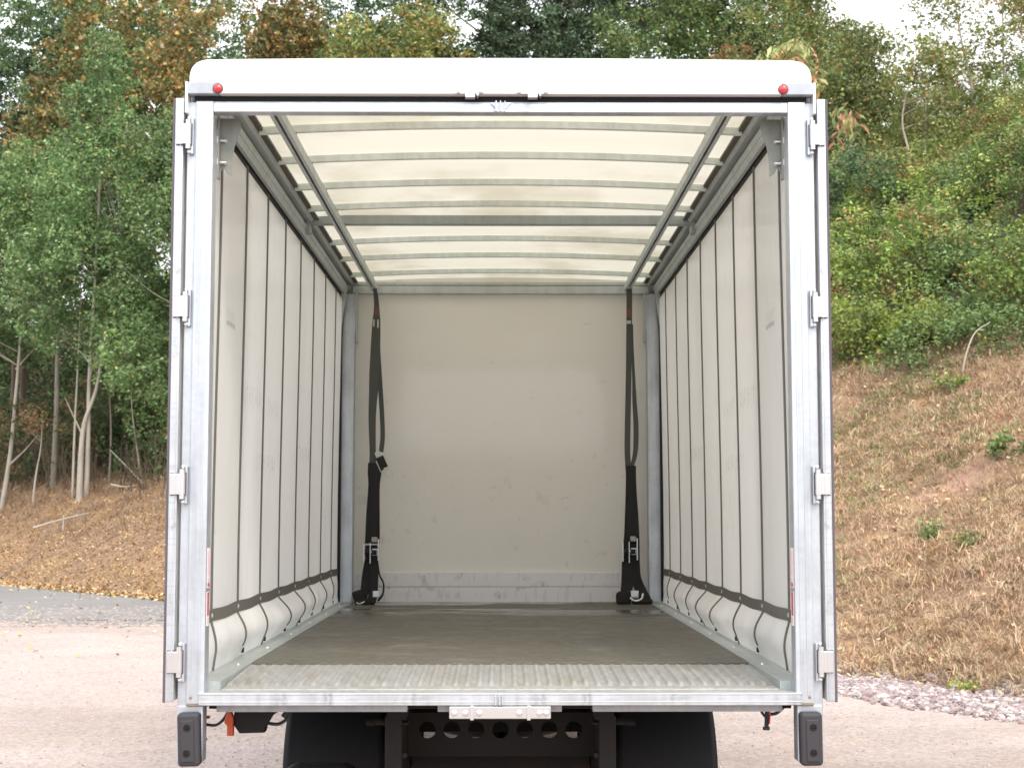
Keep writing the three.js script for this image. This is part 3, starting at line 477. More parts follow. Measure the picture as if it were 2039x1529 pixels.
{
  const prof = []; for (let i = 0; i <= 20; i++) { const a = lerp(-0.15, Math.PI + 0.1, i / 20); prof.push([0.475 * Math.cos(a), 0.475 * Math.sin(a)]); }
  for (const s of [-1, 1]) {
    const P = [], I = [], xs = [[0.545, 0.04], [0.55, 0.012], [0.575, 0], [0.985, 0], [1.012, 0.012], [1.02, 0.045]];
    prof.forEach(([z, y]) => xs.forEach(([x, d]) => { const k = (0.475 - d) / 0.475; P.push(s * x, 0.42 + y * k, -1.72 + z * k); }));
    const w = xs.length; for (let i = 0; i < prof.length - 1; i++) for (let j = 0; j < w - 1; j++) { const a = i * w + j; I.push(a, a + 1, a + w, a + 1, a + w + 1, a + w); }
    const g = new THREE.BufferGeometry(); g.setAttribute('position', new THREE.Float32BufferAttribute(P, 3)); g.setIndex(I); g.computeVertexNormals();
    const mg = mesh('mudguard', [uvBox(g.toNonIndexed()), box(s * 0.548, s * 1.017, 0.13, 0.42, -1.236, -1.244, 0.002)], M.plastic, truck);
    mg.material.side = THREE.DoubleSide;
    for (const x of [0.66, 0.90]) {
      const tp = [[0.20, -0.085], [0.33, -0.10], [0.38, -0.085], [0.395, -0.05], [0.395, 0.05], [0.38, 0.085], [0.33, 0.10], [0.20, 0.085]].map((p) => new THREE.Vector2(...p));
      const wh = mesh('wheel', new THREE.LatheGeometry(tp, 40).rotateZ(Math.PI / 2).translate(s * x, 0.395, -1.72), M.rubber, truck);
      mesh('rim', [new THREE.LatheGeometry([[0.05, 0.03], [0.12, 0.05], [0.16, 0.0], [0.205, 0.075], [0.205, -0.075], [0.16, -0.02], [0.05, -0.02]].map((p) => new THREE.Vector2(...p)), 32).rotateZ(Math.PI / 2).translate(s * x, 0.395, -1.72)], M.galv, wh);
    }
  }
  mesh('axle', [cyl(0.06, 0.06, 1.2, [0, 0.395, -1.72], 'x', 16), new THREE.SphereGeometry(0.185, 20, 14).scale(1.1, 1, 0.95).translate(0, 0.41, -1.70), cyl(0.17, 0.17, 0.03, [0, 0.41, -1.555], 'z', 20)], M.chassis, truck);
  pair('leaf_spring', [0, 1, 2, 3].map((k) => sheet((u, v) => { const z = lerp(-1.10 - k * 0.1, -2.34 + k * 0.1, u), y = 0.50 - k * 0.014 + 0.22 * ((z + 1.72) / 0.62) ** 2; return [lerp(0.40, 0.47, v), y, z, v * 0.07, z]; }, 16, 1).toNonIndexed()), M.chassis);
  mesh('propshaft', tube([[0, 0.47, -1.9], [0, 0.55, -3.2], [0, 0.62, -4.4]], 0.045, 12), M.chassis, truck);
  for (const z of [-1.3, -2.3, -3.6, -4.8]) mesh('cross_member', box(-0.40, 0.40, 0.70, 0.86, z, z - 0.07, 0.006), M.chassis, truck);
  mesh('floor_bearer', [-0.55, -1.05, -1.55, -2.05, -2.55, -3.05, -3.55, -4.05, -4.55, -5.05].map((z) => box(-1.14, 1.14, 0.905, 1.015, z, z - 0.05, 0.004)), M.galv, truck).userData.kind = 'stuff';
  const sp = mesh('spare_wheel', new THREE.LatheGeometry([[0.20, -0.085], [0.33, -0.10], [0.38, -0.085], [0.395, -0.05], [0.395, 0.05], [0.38, 0.085], [0.33, 0.10], [0.20, 0.085]].map((p) => new THREE.Vector2(...p)), 40).translate(0, 0.60, -2.85), M.rubber, truck);
  mesh('rim', new THREE.CylinderGeometry(0.205, 0.205, 0.05, 24).translate(0, 0.60, -2.85), M.galv, sp);
  mesh('fuel_tank', new RoundedBoxGeometry(0.5, 0.5, 1.1, 4, 0.06).translate(0.82, 0.62, -3.9), M.chassis, truck);
  mesh('battery_box', new RoundedBoxGeometry(0.48, 0.42, 0.7, 3, 0.04).translate(-0.80, 0.66, -3.7), M.chassis, truck);
  mesh('gearbox', new RoundedBoxGeometry(0.46, 0.5, 1.0, 4, 0.1).translate(0, 0.66, -4.95), M.chassis, truck);
  const cab = mesh('cab', [new RoundedBoxGeometry(2.1, 1.75, 1.65, 4, 0.10).translate(0, 1.73, -6.75), new RoundedBoxGeometry(2.1, 0.5, 1.6, 4, 0.06).translate(0, 0.66, -6.76)], M.white, truck);
  for (const s of [-1, 1]) { const fw = mesh('wheel', new THREE.LatheGeometry([[0.20, -0.085], [0.33, -0.10], [0.38, -0.085], [0.395, -0.05], [0.395, 0.05], [0.38, 0.085], [0.33, 0.10], [0.20, 0.085]].map((p) => new THREE.Vector2(...p)), 40).rotateZ(Math.PI / 2).translate(s * 0.93, 0.395, -5.62), M.rubber, truck); mesh('rim', cyl(0.205, 0.205, 0.06, [s * 0.93, 0.395, -5.62], 'x', 24), M.galv, fw); }
}
mesh('air_tank', [new THREE.CapsuleGeometry(0.085, 0.17, 6, 16).rotateZ(Math.PI / 2).translate(-0.76, 0.585, -0.62)], M.dark, truck);
mesh('tank_fitting', cyl(0.011, 0.011, 0.07, [-0.655, 0.58, -0.52], 'y', 10), M.bright, truck);
{ // lamp cluster under the left corner, with its orange lens, and cables
  const l = mesh('rear_lamp', [ext([[-1.075, 0.972], [-0.90, 0.972], [-0.885, 0.93], [-0.925, 0.905], [-0.95, 0.862], [-0.955, 0.838], [-1.055, 0.835], [-1.08, 0.87]], -0.28, -0.36, 0.008), box(-0.985, -0.88, 0.955, 1.0, -0.2, -0.36, 0.004)], M.dark, truck, 'black rear lamp with an orange lens');
  mesh('lamp_lens', ext([[-1.112, 0.925], [-1.098, 0.925], [-1.088, 0.90], [-1.088, 0.828], [-1.112, 0.828], [-1.112, 0.868], [-1.124, 0.88], [-1.12, 0.90]].map(([x, y]) => [x + 0.01, y]), -0.262, -0.30, 0.004), M.orange, l);
  mesh('cable', [tube(spline([[-1.10, 0.985, -0.3], [-1.11, 0.91, -0.3], [-1.15, 0.868, -0.3], [-1.20, 0.87, -0.3]], 20), 0.006), tube(spline([[-0.95, 0.87, -0.33], [-0.90, 0.868, -0.33], [-0.862, 0.90, -0.33], [-0.858, 0.985, -0.33]], 20), 0.007), tube(spline([[-0.885, 0.895, -0.33], [-0.868, 0.92, -0.33], [-0.862, 0.985, -0.33]], 14), 0.011)], M.rubber, truck);
  mesh('side_marker', [box(-1.196, -1.208, 0.80, 0.99, -0.26, -0.33, 0.003), box(-1.175, -1.20, 0.896, 0.906, -0.27, -0.29, 0.002), box(-1.185, -1.20, 0.81, 0.818, -0.27, -0.29, 0.002), cyl(0.022, 0.022, 0.03, [-1.19, 0.965, -0.28], 'z', 12)], M.rubber, truck);
  mesh('side_lens', box(-1.2085, -1.216, 0.82, 0.905, -0.262, -0.33, 0.002), M.orange, truck);
  mesh('cable', [tube(spline([[1.05, 0.99, -0.3], [1.06, 0.92, -0.3], [1.085, 0.888, -0.3]], 16), 0.006), tube(spline([[1.075, 0.99, -0.3], [1.082, 0.92, -0.3], [1.08, 0.86, -0.3]], 14), 0.010), tube(spline([[1.095, 0.908, -0.3], [1.12, 0.912, -0.3], [1.15, 0.935, -0.3]], 14), 0.007), box(1.066, 1.092, 0.845, 0.858, -0.29, -0.31, 0.002)], M.rubber, truck);
  mesh('cable', tube(spline([[1.092, 0.99, -0.29], [1.093, 0.92, -0.29], [1.09, 0.87, -0.29]], 14), 0.0035), M.orange, truck, 'orange cable under the right corner');
}

// ---------------------------------------------------------------- ratchet straps hanging from the tracks at the front wall
const RED = std({ color: lin(0.17, 0.07, 0.045), roughness: 0.7 });
const PALE = std({ color: lin(0.55, 0.56, 0.52), roughness: 0.6 });
{
  const z = -5.36, t = thing('ratchet_strap', 'black and grey ratchet strap with a pale buckle, hanging on the left', 'strap', 'ratchet straps hanging in the load space', [0, 0, 0]);
  mesh('webbing', webbing(spline([[-0.935, 3.385, z], [-0.922, 3.26, z], [-0.925, 3.05, z], [-0.931, 2.86, z], [-0.936, 2.69, z], [-0.948, 2.44, z], [-0.943, 2.18, z], [-0.94, 2.04, z]], 28), [0.028, 0.03, 0.034, 0.036, 0.038, 0.044, 0.055, 0.062, 0.066, 0.068, 0.07, 0.071, 0.072, 0.074, 0.076, 0.076, 0.074, 0.068, 0.062, 0.058, 0.055, 0.052, 0.05, 0.048, 0.046, 0.046, 0.05, 0.056, 0.06], 0.006), M.webGrey, t);
  mesh('webbing', webbing(spline([[-0.912, 2.95, z - 0.02], [-0.90, 2.77, z - 0.02], [-0.878, 2.45, z - 0.02], [-0.872, 2.28, z - 0.02], [-0.882, 2.17, z - 0.01]], 16), 0.034, 0.005), M.webGrey, t);
  mesh('warning_label', box(-0.935, -0.908, 3.185, 3.245, z + 0.005, z + 0.009, 0.001), RED, t);
  mesh('wire_keeper', [box(-0.945, -0.935, 3.10, 3.15, z + 0.004, z + 0.012, 0.001), box(-0.915, -0.905, 3.09, 3.15, z + 0.004, z + 0.012, 0.001)], PALE, t);
  const b = mesh('buckle', [box(-0.03, 0.03, -0.05, 0.05, -0.012, 0.012, 0.008)].map((g) => g.rotateZ(0.42).translate(-0.873, 2.09, z + 0.012)), M.webBlack, t);
  mesh('buckle_tab', [box(-0.022, 0.022, 0.035, 0.09, -0.006, 0.006, 0.004), box(-0.006, 0.03, -0.06, -0.042, -0.006, 0.014, 0.003), box(-0.036, -0.03, -0.06, 0.03, -0.01, 0.016, 0.002)].map((g) => g.rotateZ(0.42).translate(-0.873, 2.09, z + 0.014)), PALE, b);
  mesh('webbing', [webbing(spline([[-0.925, 2.09, z + 0.004], [-0.93, 1.95, z + 0.004], [-0.936, 1.75, z + 0.004], [-0.94, 1.5, z + 0.004]], 14), [0.1, 0.1, 0.1, 0.098, 0.09, 0.084, 0.084, 0.086, 0.09, 0.094, 0.098, 0.1, 0.104, 0.106, 0.108], 0.02), webbing(spline([[-0.905, 2.08, z + 0.02], [-0.915, 1.9, z + 0.02], [-0.93, 1.5, z + 0.024]], 10), 0.05, 0.006)], M.webBlack, t);
  ratchet(t, -0.942, 1.45, z + 0.02, 0);
  mesh('webbing', [webbing(spline([[-0.965, 1.38, z + 0.015], [-0.985, 1.25, z + 0.015], [-0.993, 1.15, z + 0.03], [-1.01, 1.085, z + 0.05]], 12), 0.06, 0.018), webbing(spline([[-0.925, 1.40, z + 0.03], [-0.925, 1.25, z + 0.03], [-0.935, 1.10, z + 0.05], [-0.95, 1.075, z + 0.07]], 12), 0.064, 0.02), webbing(spline([[-0.90, 1.36, z], [-0.885, 1.27, z], [-0.856, 1.21, z + 0.01], [-0.862, 1.13, z + 0.02], [-0.895, 1.085, z + 0.03]], 16), 0.02, 0.012, [0, 0.3, 1])], M.webBlack, t);
  mesh('strap_coil', [new RoundedBoxGeometry(0.085, 0.10, 0.06, 3, 0.02).rotateZ(0.3).translate(-1.03, 1.115, z + 0.05), new RoundedBoxGeometry(0.10, 0.045, 0.07, 3, 0.015).translate(-0.985, 1.083, z + 0.07)], M.webBlack, t);
  mesh('hook', [tube(spline([[-1.045, 1.075, z + 0.09], [-1.02, 1.07, z + 0.1], [-0.985, 1.085, z + 0.1]], 10), 0.007), new RoundedBoxGeometry(0.055, 0.05, 0.02, 2, 0.008).translate(-0.905, 1.135, z + 0.05)], M.bright, t);
}
function ratchet(t, x, y, z, flip) {
  const m = (g) => flip ? g.translate(-x, 0, 0).scale(1, 1, 1).translate(x, 0, 0) : g;
  const r = mesh('ratchet', [box(x - 0.058, x - 0.048, y - 0.085, y + 0.055, z, z + 0.05, 0.003), box(x + 0.046, x + 0.056, y - 0.075, y + 0.085, z, z + 0.05, 0.003), box(x - 0.012, x - 0.004, y - 0.095, y + 0.06, z + 0.01, z + 0.055, 0.003), cyl(0.013, 0.013, 0.112, [x, y - 0.01, z + 0.03], 'x', 12), box(x + 0.004, x + 0.046, y - 0.035, y + 0.015, z + 0.03, z + 0.045, 0.003), ...[0, 1, 2, 3, 4].map((k) => box(x + 0.047, x + 0.053, y - 0.06 + k * 0.028, y - 0.048 + k * 0.028, z + 0.05, z + 0.058, 0.001))].map(m), M.ratchet, t);
  mesh('spool_strap', [cyl(0.026, 0.026, 0.034, [x - 0.028, y - 0.01, z + 0.03], 'x', 14), cyl(0.024, 0.024, 0.036, [x + 0.022, y - 0.012, z + 0.03], 'x', 14), box(x - 0.046, x + 0.044, y - 0.085, y + 0.04, z + 0.004, z + 0.02, 0.004)], M.webBlack, r);
  mesh('handle', [box(x + 0.0, x + 0.044, y + 0.06, y + 0.1, z + 0.02, z + 0.05, 0.008)], std({ color: lin(0.35, 0.33, 0.31), roughness: 0.5, metalness: 0.5 }), r);
}
{
  const z = -5.36, t = thing('ratchet_strap', 'black ratchet strap with a red label, hanging in two loose loops on the right', 'strap', 'ratchet straps hanging in the load space', [0, 0, 0]);
  mesh('webbing', [webbing(spline([[0.955, 3.385, z], [0.955, 3.25, z], [0.951, 3.0, z], [0.947, 2.75, z], [0.937, 2.35, z], [0.934, 2.18, z], [0.94, 2.04, z]], 20), 0.042, 0.006), webbing(spline([[0.968, 3.12, z - 0.01], [0.976, 2.95, z - 0.012], [0.985, 2.72, z - 0.012], [0.990, 2.55, z - 0.012], [1.0, 2.35, z - 0.012], [0.992, 2.16, z - 0.01], [0.965, 2.06, z]], 20), [0.03, 0.026, 0.022, 0.02, 0.02, 0.02, 0.022, 0.024, 0.026, 0.03, 0.032, 0.034, 0.036, 0.038, 0.038, 0.038, 0.036, 0.034, 0.032, 0.03, 0.028], 0.005)], M.webGrey, t);
  mesh('warning_label', [box(0.938, 0.968, 3.165, 3.235, z + 0.006, z + 0.01, 0.001)], RED, t);
  mesh('wire_keeper', box(0.935, 0.965, 3.12, 3.145, z + 0.004, z + 0.014, 0.003), M.rail, t);
  mesh('webbing', [webbing(spline([[0.958, 2.07, z + 0.004], [0.96, 1.85, z + 0.004], [0.962, 1.6, z + 0.004], [0.955, 1.38, z + 0.006]], 14), [0.075, 0.074, 0.074, 0.076, 0.08, 0.084, 0.09, 0.096, 0.1, 0.106, 0.11, 0.115, 0.12, 0.124, 0.128], 0.024), webbing(spline([[0.945, 2.05, z + 0.02], [0.95, 1.75, z + 0.02], [0.945, 1.42, z + 0.022]], 10), 0.05, 0.006)], M.webBlack, t);
  ratchet(t, 0.945, 1.455, z + 0.02, 1);
  mesh('webbing', [webbing(spline([[0.93, 1.38, z + 0.02], [0.925, 1.22, z + 0.02], [0.91, 1.09, z + 0.05]], 10), 0.085, 0.03), webbing(spline([[0.98, 1.38, z + 0.01], [0.99, 1.25, z + 0.01], [1.02, 1.17, z + 0.02], [1.06, 1.09, z + 0.05]], 12), 0.075, 0.022)], M.webBlack, t);
  mesh('strap_coil', [new RoundedBoxGeometry(0.11, 0.10, 0.08, 3, 0.03).translate(0.895, 1.105, z + 0.05), new RoundedBoxGeometry(0.15, 0.04, 0.07, 3, 0.015).translate(1.03, 1.083, z + 0.06)], M.webBlack, t);
  mesh('hook', [tube(spline([[0.93, 1.12, z + 0.07], [0.97, 1.09, z + 0.09], [1.02, 1.10, z + 0.09], [1.035, 1.14, z + 0.07]], 14), 0.008), new RoundedBoxGeometry(0.06, 0.055, 0.02, 2, 0.008).translate(0.975, 1.135, z + 0.06)], M.bright, t);
}

// ---------------------------------------------------------------- foliage
const leafMat = phys({ vertexColors: true, roughness: 0.75, transmission: 0.35, thickness: 0, side: THREE.DoubleSide, specularIntensity: 0.5 });
const leafInst = phys({ roughness: 0.75, transmission: 0.35, thickness: 0, side: THREE.DoubleSide, specularIntensity: 0.5, vertexColors: true });
const LEAF = 1.65;
const q3 = () => { let a, b, c, l; do { a = rr(-1, 1); b = rr(-1, 1); c = rr(-1, 1); l = a * a + b * b + c * c; } while (l > 1 || l < 0.01); return [a, b, c, Math.sqrt(l)]; };
class Leaves {
  constructor() { this.P = []; this.C = []; this.I = []; }
  leaf(x, y, z, size, col, droop = 0.2, aspect = 0.62) { // a folded diamond, four corners, two faces
    const [a, b, c, l] = q3(); let dx = a / l, dy = b / l * 0.6 - droop, dz = c / l; const m = Math.hypot(dx, dy, dz); dx /= m; dy /= m; dz /= m;
    const [e, f, g] = q3(); let sx = dy * g - dz * f, sy = dz * e - dx * g, sz = dx * f - dy * e; const n = Math.hypot(sx, sy, sz) || 1, w = size * aspect * 0.5 / n; sx *= w; sy *= w; sz *= w;
    const o = this.P.length / 3, h = size * 0.45;
    this.P.push(x, y, z, x + dx * h + sx, y + dy * h + sy + size * 0.08, z + dz * h + sz, x + dx * size, y + dy * size, z + dz * size, x + dx * h - sx, y + dy * h - sy + size * 0.08, z + dz * h - sz);
    for (let k = 0; k < 4; k++) this.C.push(col[0], col[1], col[2]);
    this.I.push(o, o + 1, o + 2, o, o + 2, o + 3);
  }
  geo() { const g = new THREE.BufferGeometry(); g.setAttribute('position', new THREE.Float32BufferAttribute(this.P, 3)); g.setAttribute('color', new THREE.Float32BufferAttribute(this.C, 3)); g.setAttribute('uv', new THREE.Float32BufferAttribute(new Float32Array(this.P.length / 3 * 2), 2)); g.setIndex(this.I); return g; }
}
const PAL = {
  poplar: [[[0.088, 0.152, 0.052], 5], [[0.125, 0.195, 0.075], 4], [[0.25, 0.30, 0.16], 1.5], [[0.065, 0.105, 0.042], 3.5], [[0.32, 0.26, 0.08], 0.2]],
  maple: [[[0.19, 0.105, 0.035], 4], [[0.27, 0.16, 0.055], 2.6], [[0.14, 0.135, 0.05], 5], [[0.09, 0.115, 0.045], 6], [[0.40, 0.30, 0.07], 0.5], [[0.36, 0.30, 0.19], 0.9]],
  dark: [[[0.045, 0.085, 0.04], 5], [[0.07, 0.11, 0.05], 4], [[0.10, 0.13, 0.06], 1.5]],
  oak: [[[0.05, 0.08, 0.045], 5], [[0.075, 0.105, 0.06], 4], [[0.13, 0.15, 0.09], 1]],
  yellow: [[[0.22, 0.21, 0.06], 4], [[0.15, 0.18, 0.06], 5], [[0.34, 0.28, 0.08], 1.5], [[0.32, 0.17, 0.06], 1.4], [[0.09, 0.12, 0.045], 3]],
  mid: [[[0.098, 0.145, 0.048], 5], [[0.14, 0.185, 0.068], 3], [[0.065, 0.10, 0.036], 4], [[0.24, 0.20, 0.08], 0.5]],
  rust: [[[0.28, 0.15, 0.07], 5], [[0.2, 0.15, 0.06], 3], [[0.13, 0.14, 0.05], 3]],
  olive: [[[0.13, 0.145, 0.045], 5], [[0.17, 0.18, 0.065], 4], [[0.09, 0.115, 0.04], 3], [[0.25, 0.13, 0.05], 1], [[0.3, 0.3, 0.12], 0.8]],
  bramble: [[[0.108, 0.158, 0.038], 5], [[0.155, 0.21, 0.048], 4], [[0.065, 0.095, 0.03], 4], [[0.24, 0.27, 0.07], 1.2], [[0.32, 0.16, 0.09], 0.55], [[0.2, 0.13, 0.06], 0.8]],
  lime: [[[0.22, 0.26, 0.045], 5], [[0.17, 0.21, 0.045], 4], [[0.12, 0.17, 0.05], 2]],
  brown: [[[0.14, 0.09, 0.045], 5], [[0.2, 0.13, 0.06], 3], [[0.07, 0.075, 0.03], 4], [[0.09, 0.12, 0.045], 2]],
  under: [[[0.045, 0.07, 0.028], 5], [[0.07, 0.095, 0.035], 3], [[0.09, 0.065, 0.035], 2], [[0.03, 0.045, 0.02], 4]],
  hanging: [[[0.26, 0.29, 0.12], 5], [[0.42, 0.20, 0.12], 3], [[0.14, 0.18, 0.07], 4]],
  red: [[[0.36, 0.05, 0.05], 4], [[0.22, 0.07, 0.04], 3], [[0.12, 0.13, 0.05], 3]],
  dry: [[[0.22, 0.13, 0.06], 5], [[0.17, 0.10, 0.05], 3]],
};
function pick(p) { let s = 0; for (const q of p) s += q[1]; let k = R() * s; for (const q of p) if ((k -= q[1]) <= 0) return q[0]; return p[0][0]; }
// A tree: trunk and limbs, and a crown of leaf clusters spread through the blobs [x, y, z, rx, ry, rz] (metres from its base).
function plant(name, label, category, group, base, { blobs, leaves, size, pal, stems, trunk = 0.08, bark = M.bark, limbs = 26, cluster = 0.28, hollow = 0.55, gap = 0.42, droop = 0.2, aspect = 0.62, part = 'crown', mixed }) {
  const t = thing(name, label, category, group, [base.x, base.y, base.z]), L = new Leaves(), centres = [], q = rr(0, 50);
  let vol = 0; const cum = blobs.map((b) => (vol += b[3] * b[4] * b[5] ** 0.5));
  const nC = Math.max(8, Math.round(leaves / 26));
  for (let i = 0, tries = 0; i < nC && tries < nC * 12; tries++) {
    const k = R() * vol, b = blobs[cum.findIndex((c) => c >= k)], [a, c, d, l] = q3(), rad = lerp(hollow, 1, Math.sqrt(R()));
    const x = b[0] + a / l * rad * b[3], y = b[1] + c / l * rad * b[4], z = b[2] + d / l * rad * b[5];
    if (fbm(x * 0.9 + q, y * 0.9 + z * 0.7, 3) < gap) continue;
    centres.push([x, y, z]); i++;
  }
  const P = PAL[pal], P2 = mixed ? PAL[mixed] : P;
  for (const [x, y, z] of centres) {
    const tone = 0.62 + 0.62 * noise(x * 1.1 + q, y * 1.1 + z) + rr(0, 0.22), own = R() < 0.3 ? P2 : P, n = 16 + R() * 20, r = cluster * rr(0.5, 1.5), big = rr(0.75, 1.3);
    for (let i = 0; i < n; i++) { const [a, b, c] = q3(), col = pick(own), v = LEAF * tone * rr(0.85, 1.2); L.leaf(x + a * r, y + b * r * 0.75, z + c * r, size * big * rr(0.7, 1.3), [col[0] * v, col[1] * v, col[2] * v], droop, aspect); }
  }
  const G = [];
  stems = stems || [[[0, -0.2, 0], [0, blobs[0][1], 0]]];
  const paths = stems.map((s) => spline(s.map((p) => p.slice(0, 3)), 22));
  paths.forEach((p, i) => { const w = (stems[i][0][3] || trunk) * 0.72; G.push(tube(p, p.map((_, k) => w * (1 - 0.82 * k / (p.length - 1)) * (k === 0 ? 1.25 : 1)), 8)); });
  const low = Math.min(...blobs.map((b) => b[1] - b[4] * 0.5)), main = paths.filter((p) => p[p.length - 1].y > low); if (!main.length) main.push(paths[0]);
  for (let i = 0; i < limbs && centres.length; i++) {
    const c = centres[Math.floor(R() * centres.length)], p = main[Math.floor(R() * main.length)]; let bi = 2, bd = 1e9;
    p.forEach((s, k) => { if (k < 3) return; const d = Math.abs(s.y - (c[1] - 0.55 * Math.hypot(c[0] - s.x, c[2] - s.z) - 0.2)); if (d < bd) { bd = d; bi = k; } });
    const s = p[bi], w = trunk * (1 - 0.8 * bi / 22) * 0.42, e = new THREE.Vector3(...c), m = s.clone().lerp(e, 0.5).add(new THREE.Vector3(rr(-0.1, 0.1), -0.06 * s.distanceTo(e), rr(-0.1, 0.1)));
    const pts = spline([s, m, e], 7); G.push(tube(pts, pts.map((_, k) => Math.max(0.004, w * (1 - 0.85 * k / 7))), 5));
  }
  mesh(part === 'crown' ? 'trunk' : 'stem', G, bark, t);
  const m = new THREE.Mesh(L.geo(), leafMat); m.name = part; m.castShadow = m.receiveShadow = true; t.add(m);
  return t;
}
const at = (x, d) => bankAt(x, d).p;
const TREES = 'trees growing on the bank behind the truck';
plant('young_poplar', 'tall green tree with a pale forked double trunk beside the road', 'tree', null, at(-11.56, 43.2), {
  blobs: [[0.2, 6.0, 0, 2.6, 2.4, 2.0], [0.2, 8.6, 0, 1.9, 1.9, 1.6], [0.3, 10.8, 0, 1.1, 1.7, 1.0], [0.35, 12.3, 0, 0.6, 1.3, 0.6]], leaves: 30000, size: 0.10, pal: 'poplar', trunk: 0.10, bark: M.barkPale, limbs: 40, hollow: 0.35, gap: 0.40,
  stems: [[[0.08, -0.3, 0, 0.115], [0.1, 1.5, 0], [0.09, 3.2, 0], [0.2, 6.5, 0], [0.35, 12.8, 0]], [[-0.08, -0.3, 0.1, 0.125], [-0.06, 1.2, 0.1], [0.0, 2.0, 0.1], [0.32, 3.0, 0.1], [0.48, 4.2, 0.1], [0.9, 7.0, 0]], [[-0.05, 1.75, 0.1, 0.04], [-0.25, 2.2, 0.2], [-0.5, 2.75, 0.3]]] });
plant('slender_tree', 'green tree on a thin pale leaning trunk at the far left edge', 'tree', null, at(-14.9, 46.6), {
  blobs: [[0.3, 7.2, 0, 1.7, 2.4, 1.6], [0.9, 9.5, 0, 1.5, 1.8, 1.4], [-0.8, 5.6, 0, 1.3, 1.0, 1.2]], leaves: 16000, size: 0.11, pal: 'poplar', mixed: 'mid', trunk: 0.10, bark: M.barkPale, hollow: 0.35,
  stems: [[[0, -0.3, 0, 0.11], [0.25, 1.6, 0], [0.38, 3.5, 0], [0.5, 5.8, 0], [0.7, 9.5, 0]], [[0.2, 1.3, 0.0, 0.05], [0.7, 1.75, 0.1], [1.15, 2.25, 0.2]], [[0.35, 4.2, 0, 0.03], [0.7, 4.6, 0], [0.95, 4.85, 0.1]]] });
plant('green_tree', 'dense green tree with drooping pale lower sprays beside the left door', 'tree', null, at(-9.0, 41.6), {
  blobs: [[0.2, 5.6, 0, 1.9, 2.4, 1.7], [0.1, 8.3, 0, 1.6, 1.8, 1.5], [-0.5, 3.2, 0.5, 1.3, 1.1, 1.0], [0.6, 2.2, 0.6, 1.0, 0.6, 0.8]], leaves: 24000, size: 0.10, pal: 'poplar', mixed: 'mid', trunk: 0.09, bark: M.barkPale, hollow: 0.35, stems: [[[0.6, -0.3, 0], [0.5, 3, 0], [0.3, 9.5, 0]]] });
plant('thin_tree', 'brown straight trunk standing back between the pale trunks on the left', 'tree', null, at(-13.3, 46.4), { blobs: [[0, 7.2, 0, 1.8, 2.2, 1.5]], leaves: 9000, size: 0.11, pal: 'mid', trunk: 0.13, bark: M.bark, stems: [[[0, -0.3, 0, 0.15], [0.05, 2.2, 0], [0.02, 4.6, 0], [0, 8, 0]]] });
plant('thin_tree', 'thin straight grey stem just left of the forked trunk', 'tree', null, at(-11.96, 43.7), { blobs: [[0.0, 6.3, 0, 0.9, 1.5, 0.9]], leaves: 4000, size: 0.10, pal: 'poplar', trunk: 0.055, bark: M.barkPale, limbs: 8, stems: [[[0, -0.2, 0, 0.06], [0.02, 2, 0], [0.08, 4.4, 0], [0.1, 7, 0]]] });
plant('dead_sapling', 'small leaning sapling with a few withered orange leaves on the left bank', 'sapling', null, at(-13.5, 45.1), { blobs: [[0.15, 2.5, 0, 0.7, 0.4, 0.5]], leaves: 320, size: 0.10, pal: 'dry', mixed: 'brown', cluster: 0.42, trunk: 0.04, bark: M.barkPale, limbs: 8, hollow: 0, stems: [[[0, -0.1, 0, 0.05], [0.08, 0.9, 0], [0.2, 1.7, 0], [0.22, 2.6, 0]]] });
plant('thin_tree', 'bent grey stem just right of the forked trunk', 'tree', null, at(-11.1, 44.2), { blobs: [[0.4, 5.6, 0, 1.2, 1.3, 1.1]], leaves: 5000, size: 0.10, pal: 'mid', trunk: 0.05, bark: M.bark, limbs: 10, stems: [[[0, -0.2, 0, 0.055], [0.02, 1.4, 0], [-0.05, 2.8, 0], [0.1, 6, 0]]] });
plant('thin_tree', 'slim bare stem leaning left beneath the dense green tree', 'tree', null, at(-9.9, 43.0), { blobs: [[-0.3, 4.8, 0, 0.9, 0.9, 0.8]], leaves: 2500, size: 0.10, pal: 'mid', trunk: 0.035, bark: M.barkPale, limbs: 8, stems: [[[0, -0.2, 0, 0.04], [-0.15, 0.8, 0], [-0.32, 2.0, 0], [-0.3, 4.8, 0]]] });
plant('broken_stem', 'short pale broken stem bent over beside the left door', 'branch', null, at(-9.15, 43.6), { blobs: [[-0.2, 0.9, 0, 0.2, 0.1, 0.1]], leaves: 20, size: 0.09, pal: 'dry', trunk: 0.035, bark: M.barkPale, limbs: 0, stems: [[[0, -0.1, 0, 0.045], [0.0, 0.7, 0], [-0.03, 1.15, 0]], [[-0.03, 1.12, 0, 0.02], [-0.4, 0.7, 0.1], [-0.55, 0.5, 0.1]]] });
plant('maple_tree', 'large orange brown autumn maple behind the forked tree', 'tree', TREES, at(-12.4, 51.0), { blobs: [[-1.2, 9.6, 0, 3.0, 2.6, 2.2], [1.8, 10.0, 0, 2.8, 2.6, 2.2], [0.2, 12.8, 0, 3.4, 2.4, 2.2], [3.4, 12.2, 0, 2.2, 2.6, 1.8], [2.6, 7.6, 0, 2.2, 2.0, 1.8]], leaves: 44000, size: 0.12, pal: 'maple', mixed: 'mid', trunk: 0.2, bark: M.barkDark, hollow: 0.35, aspect: 0.9 });
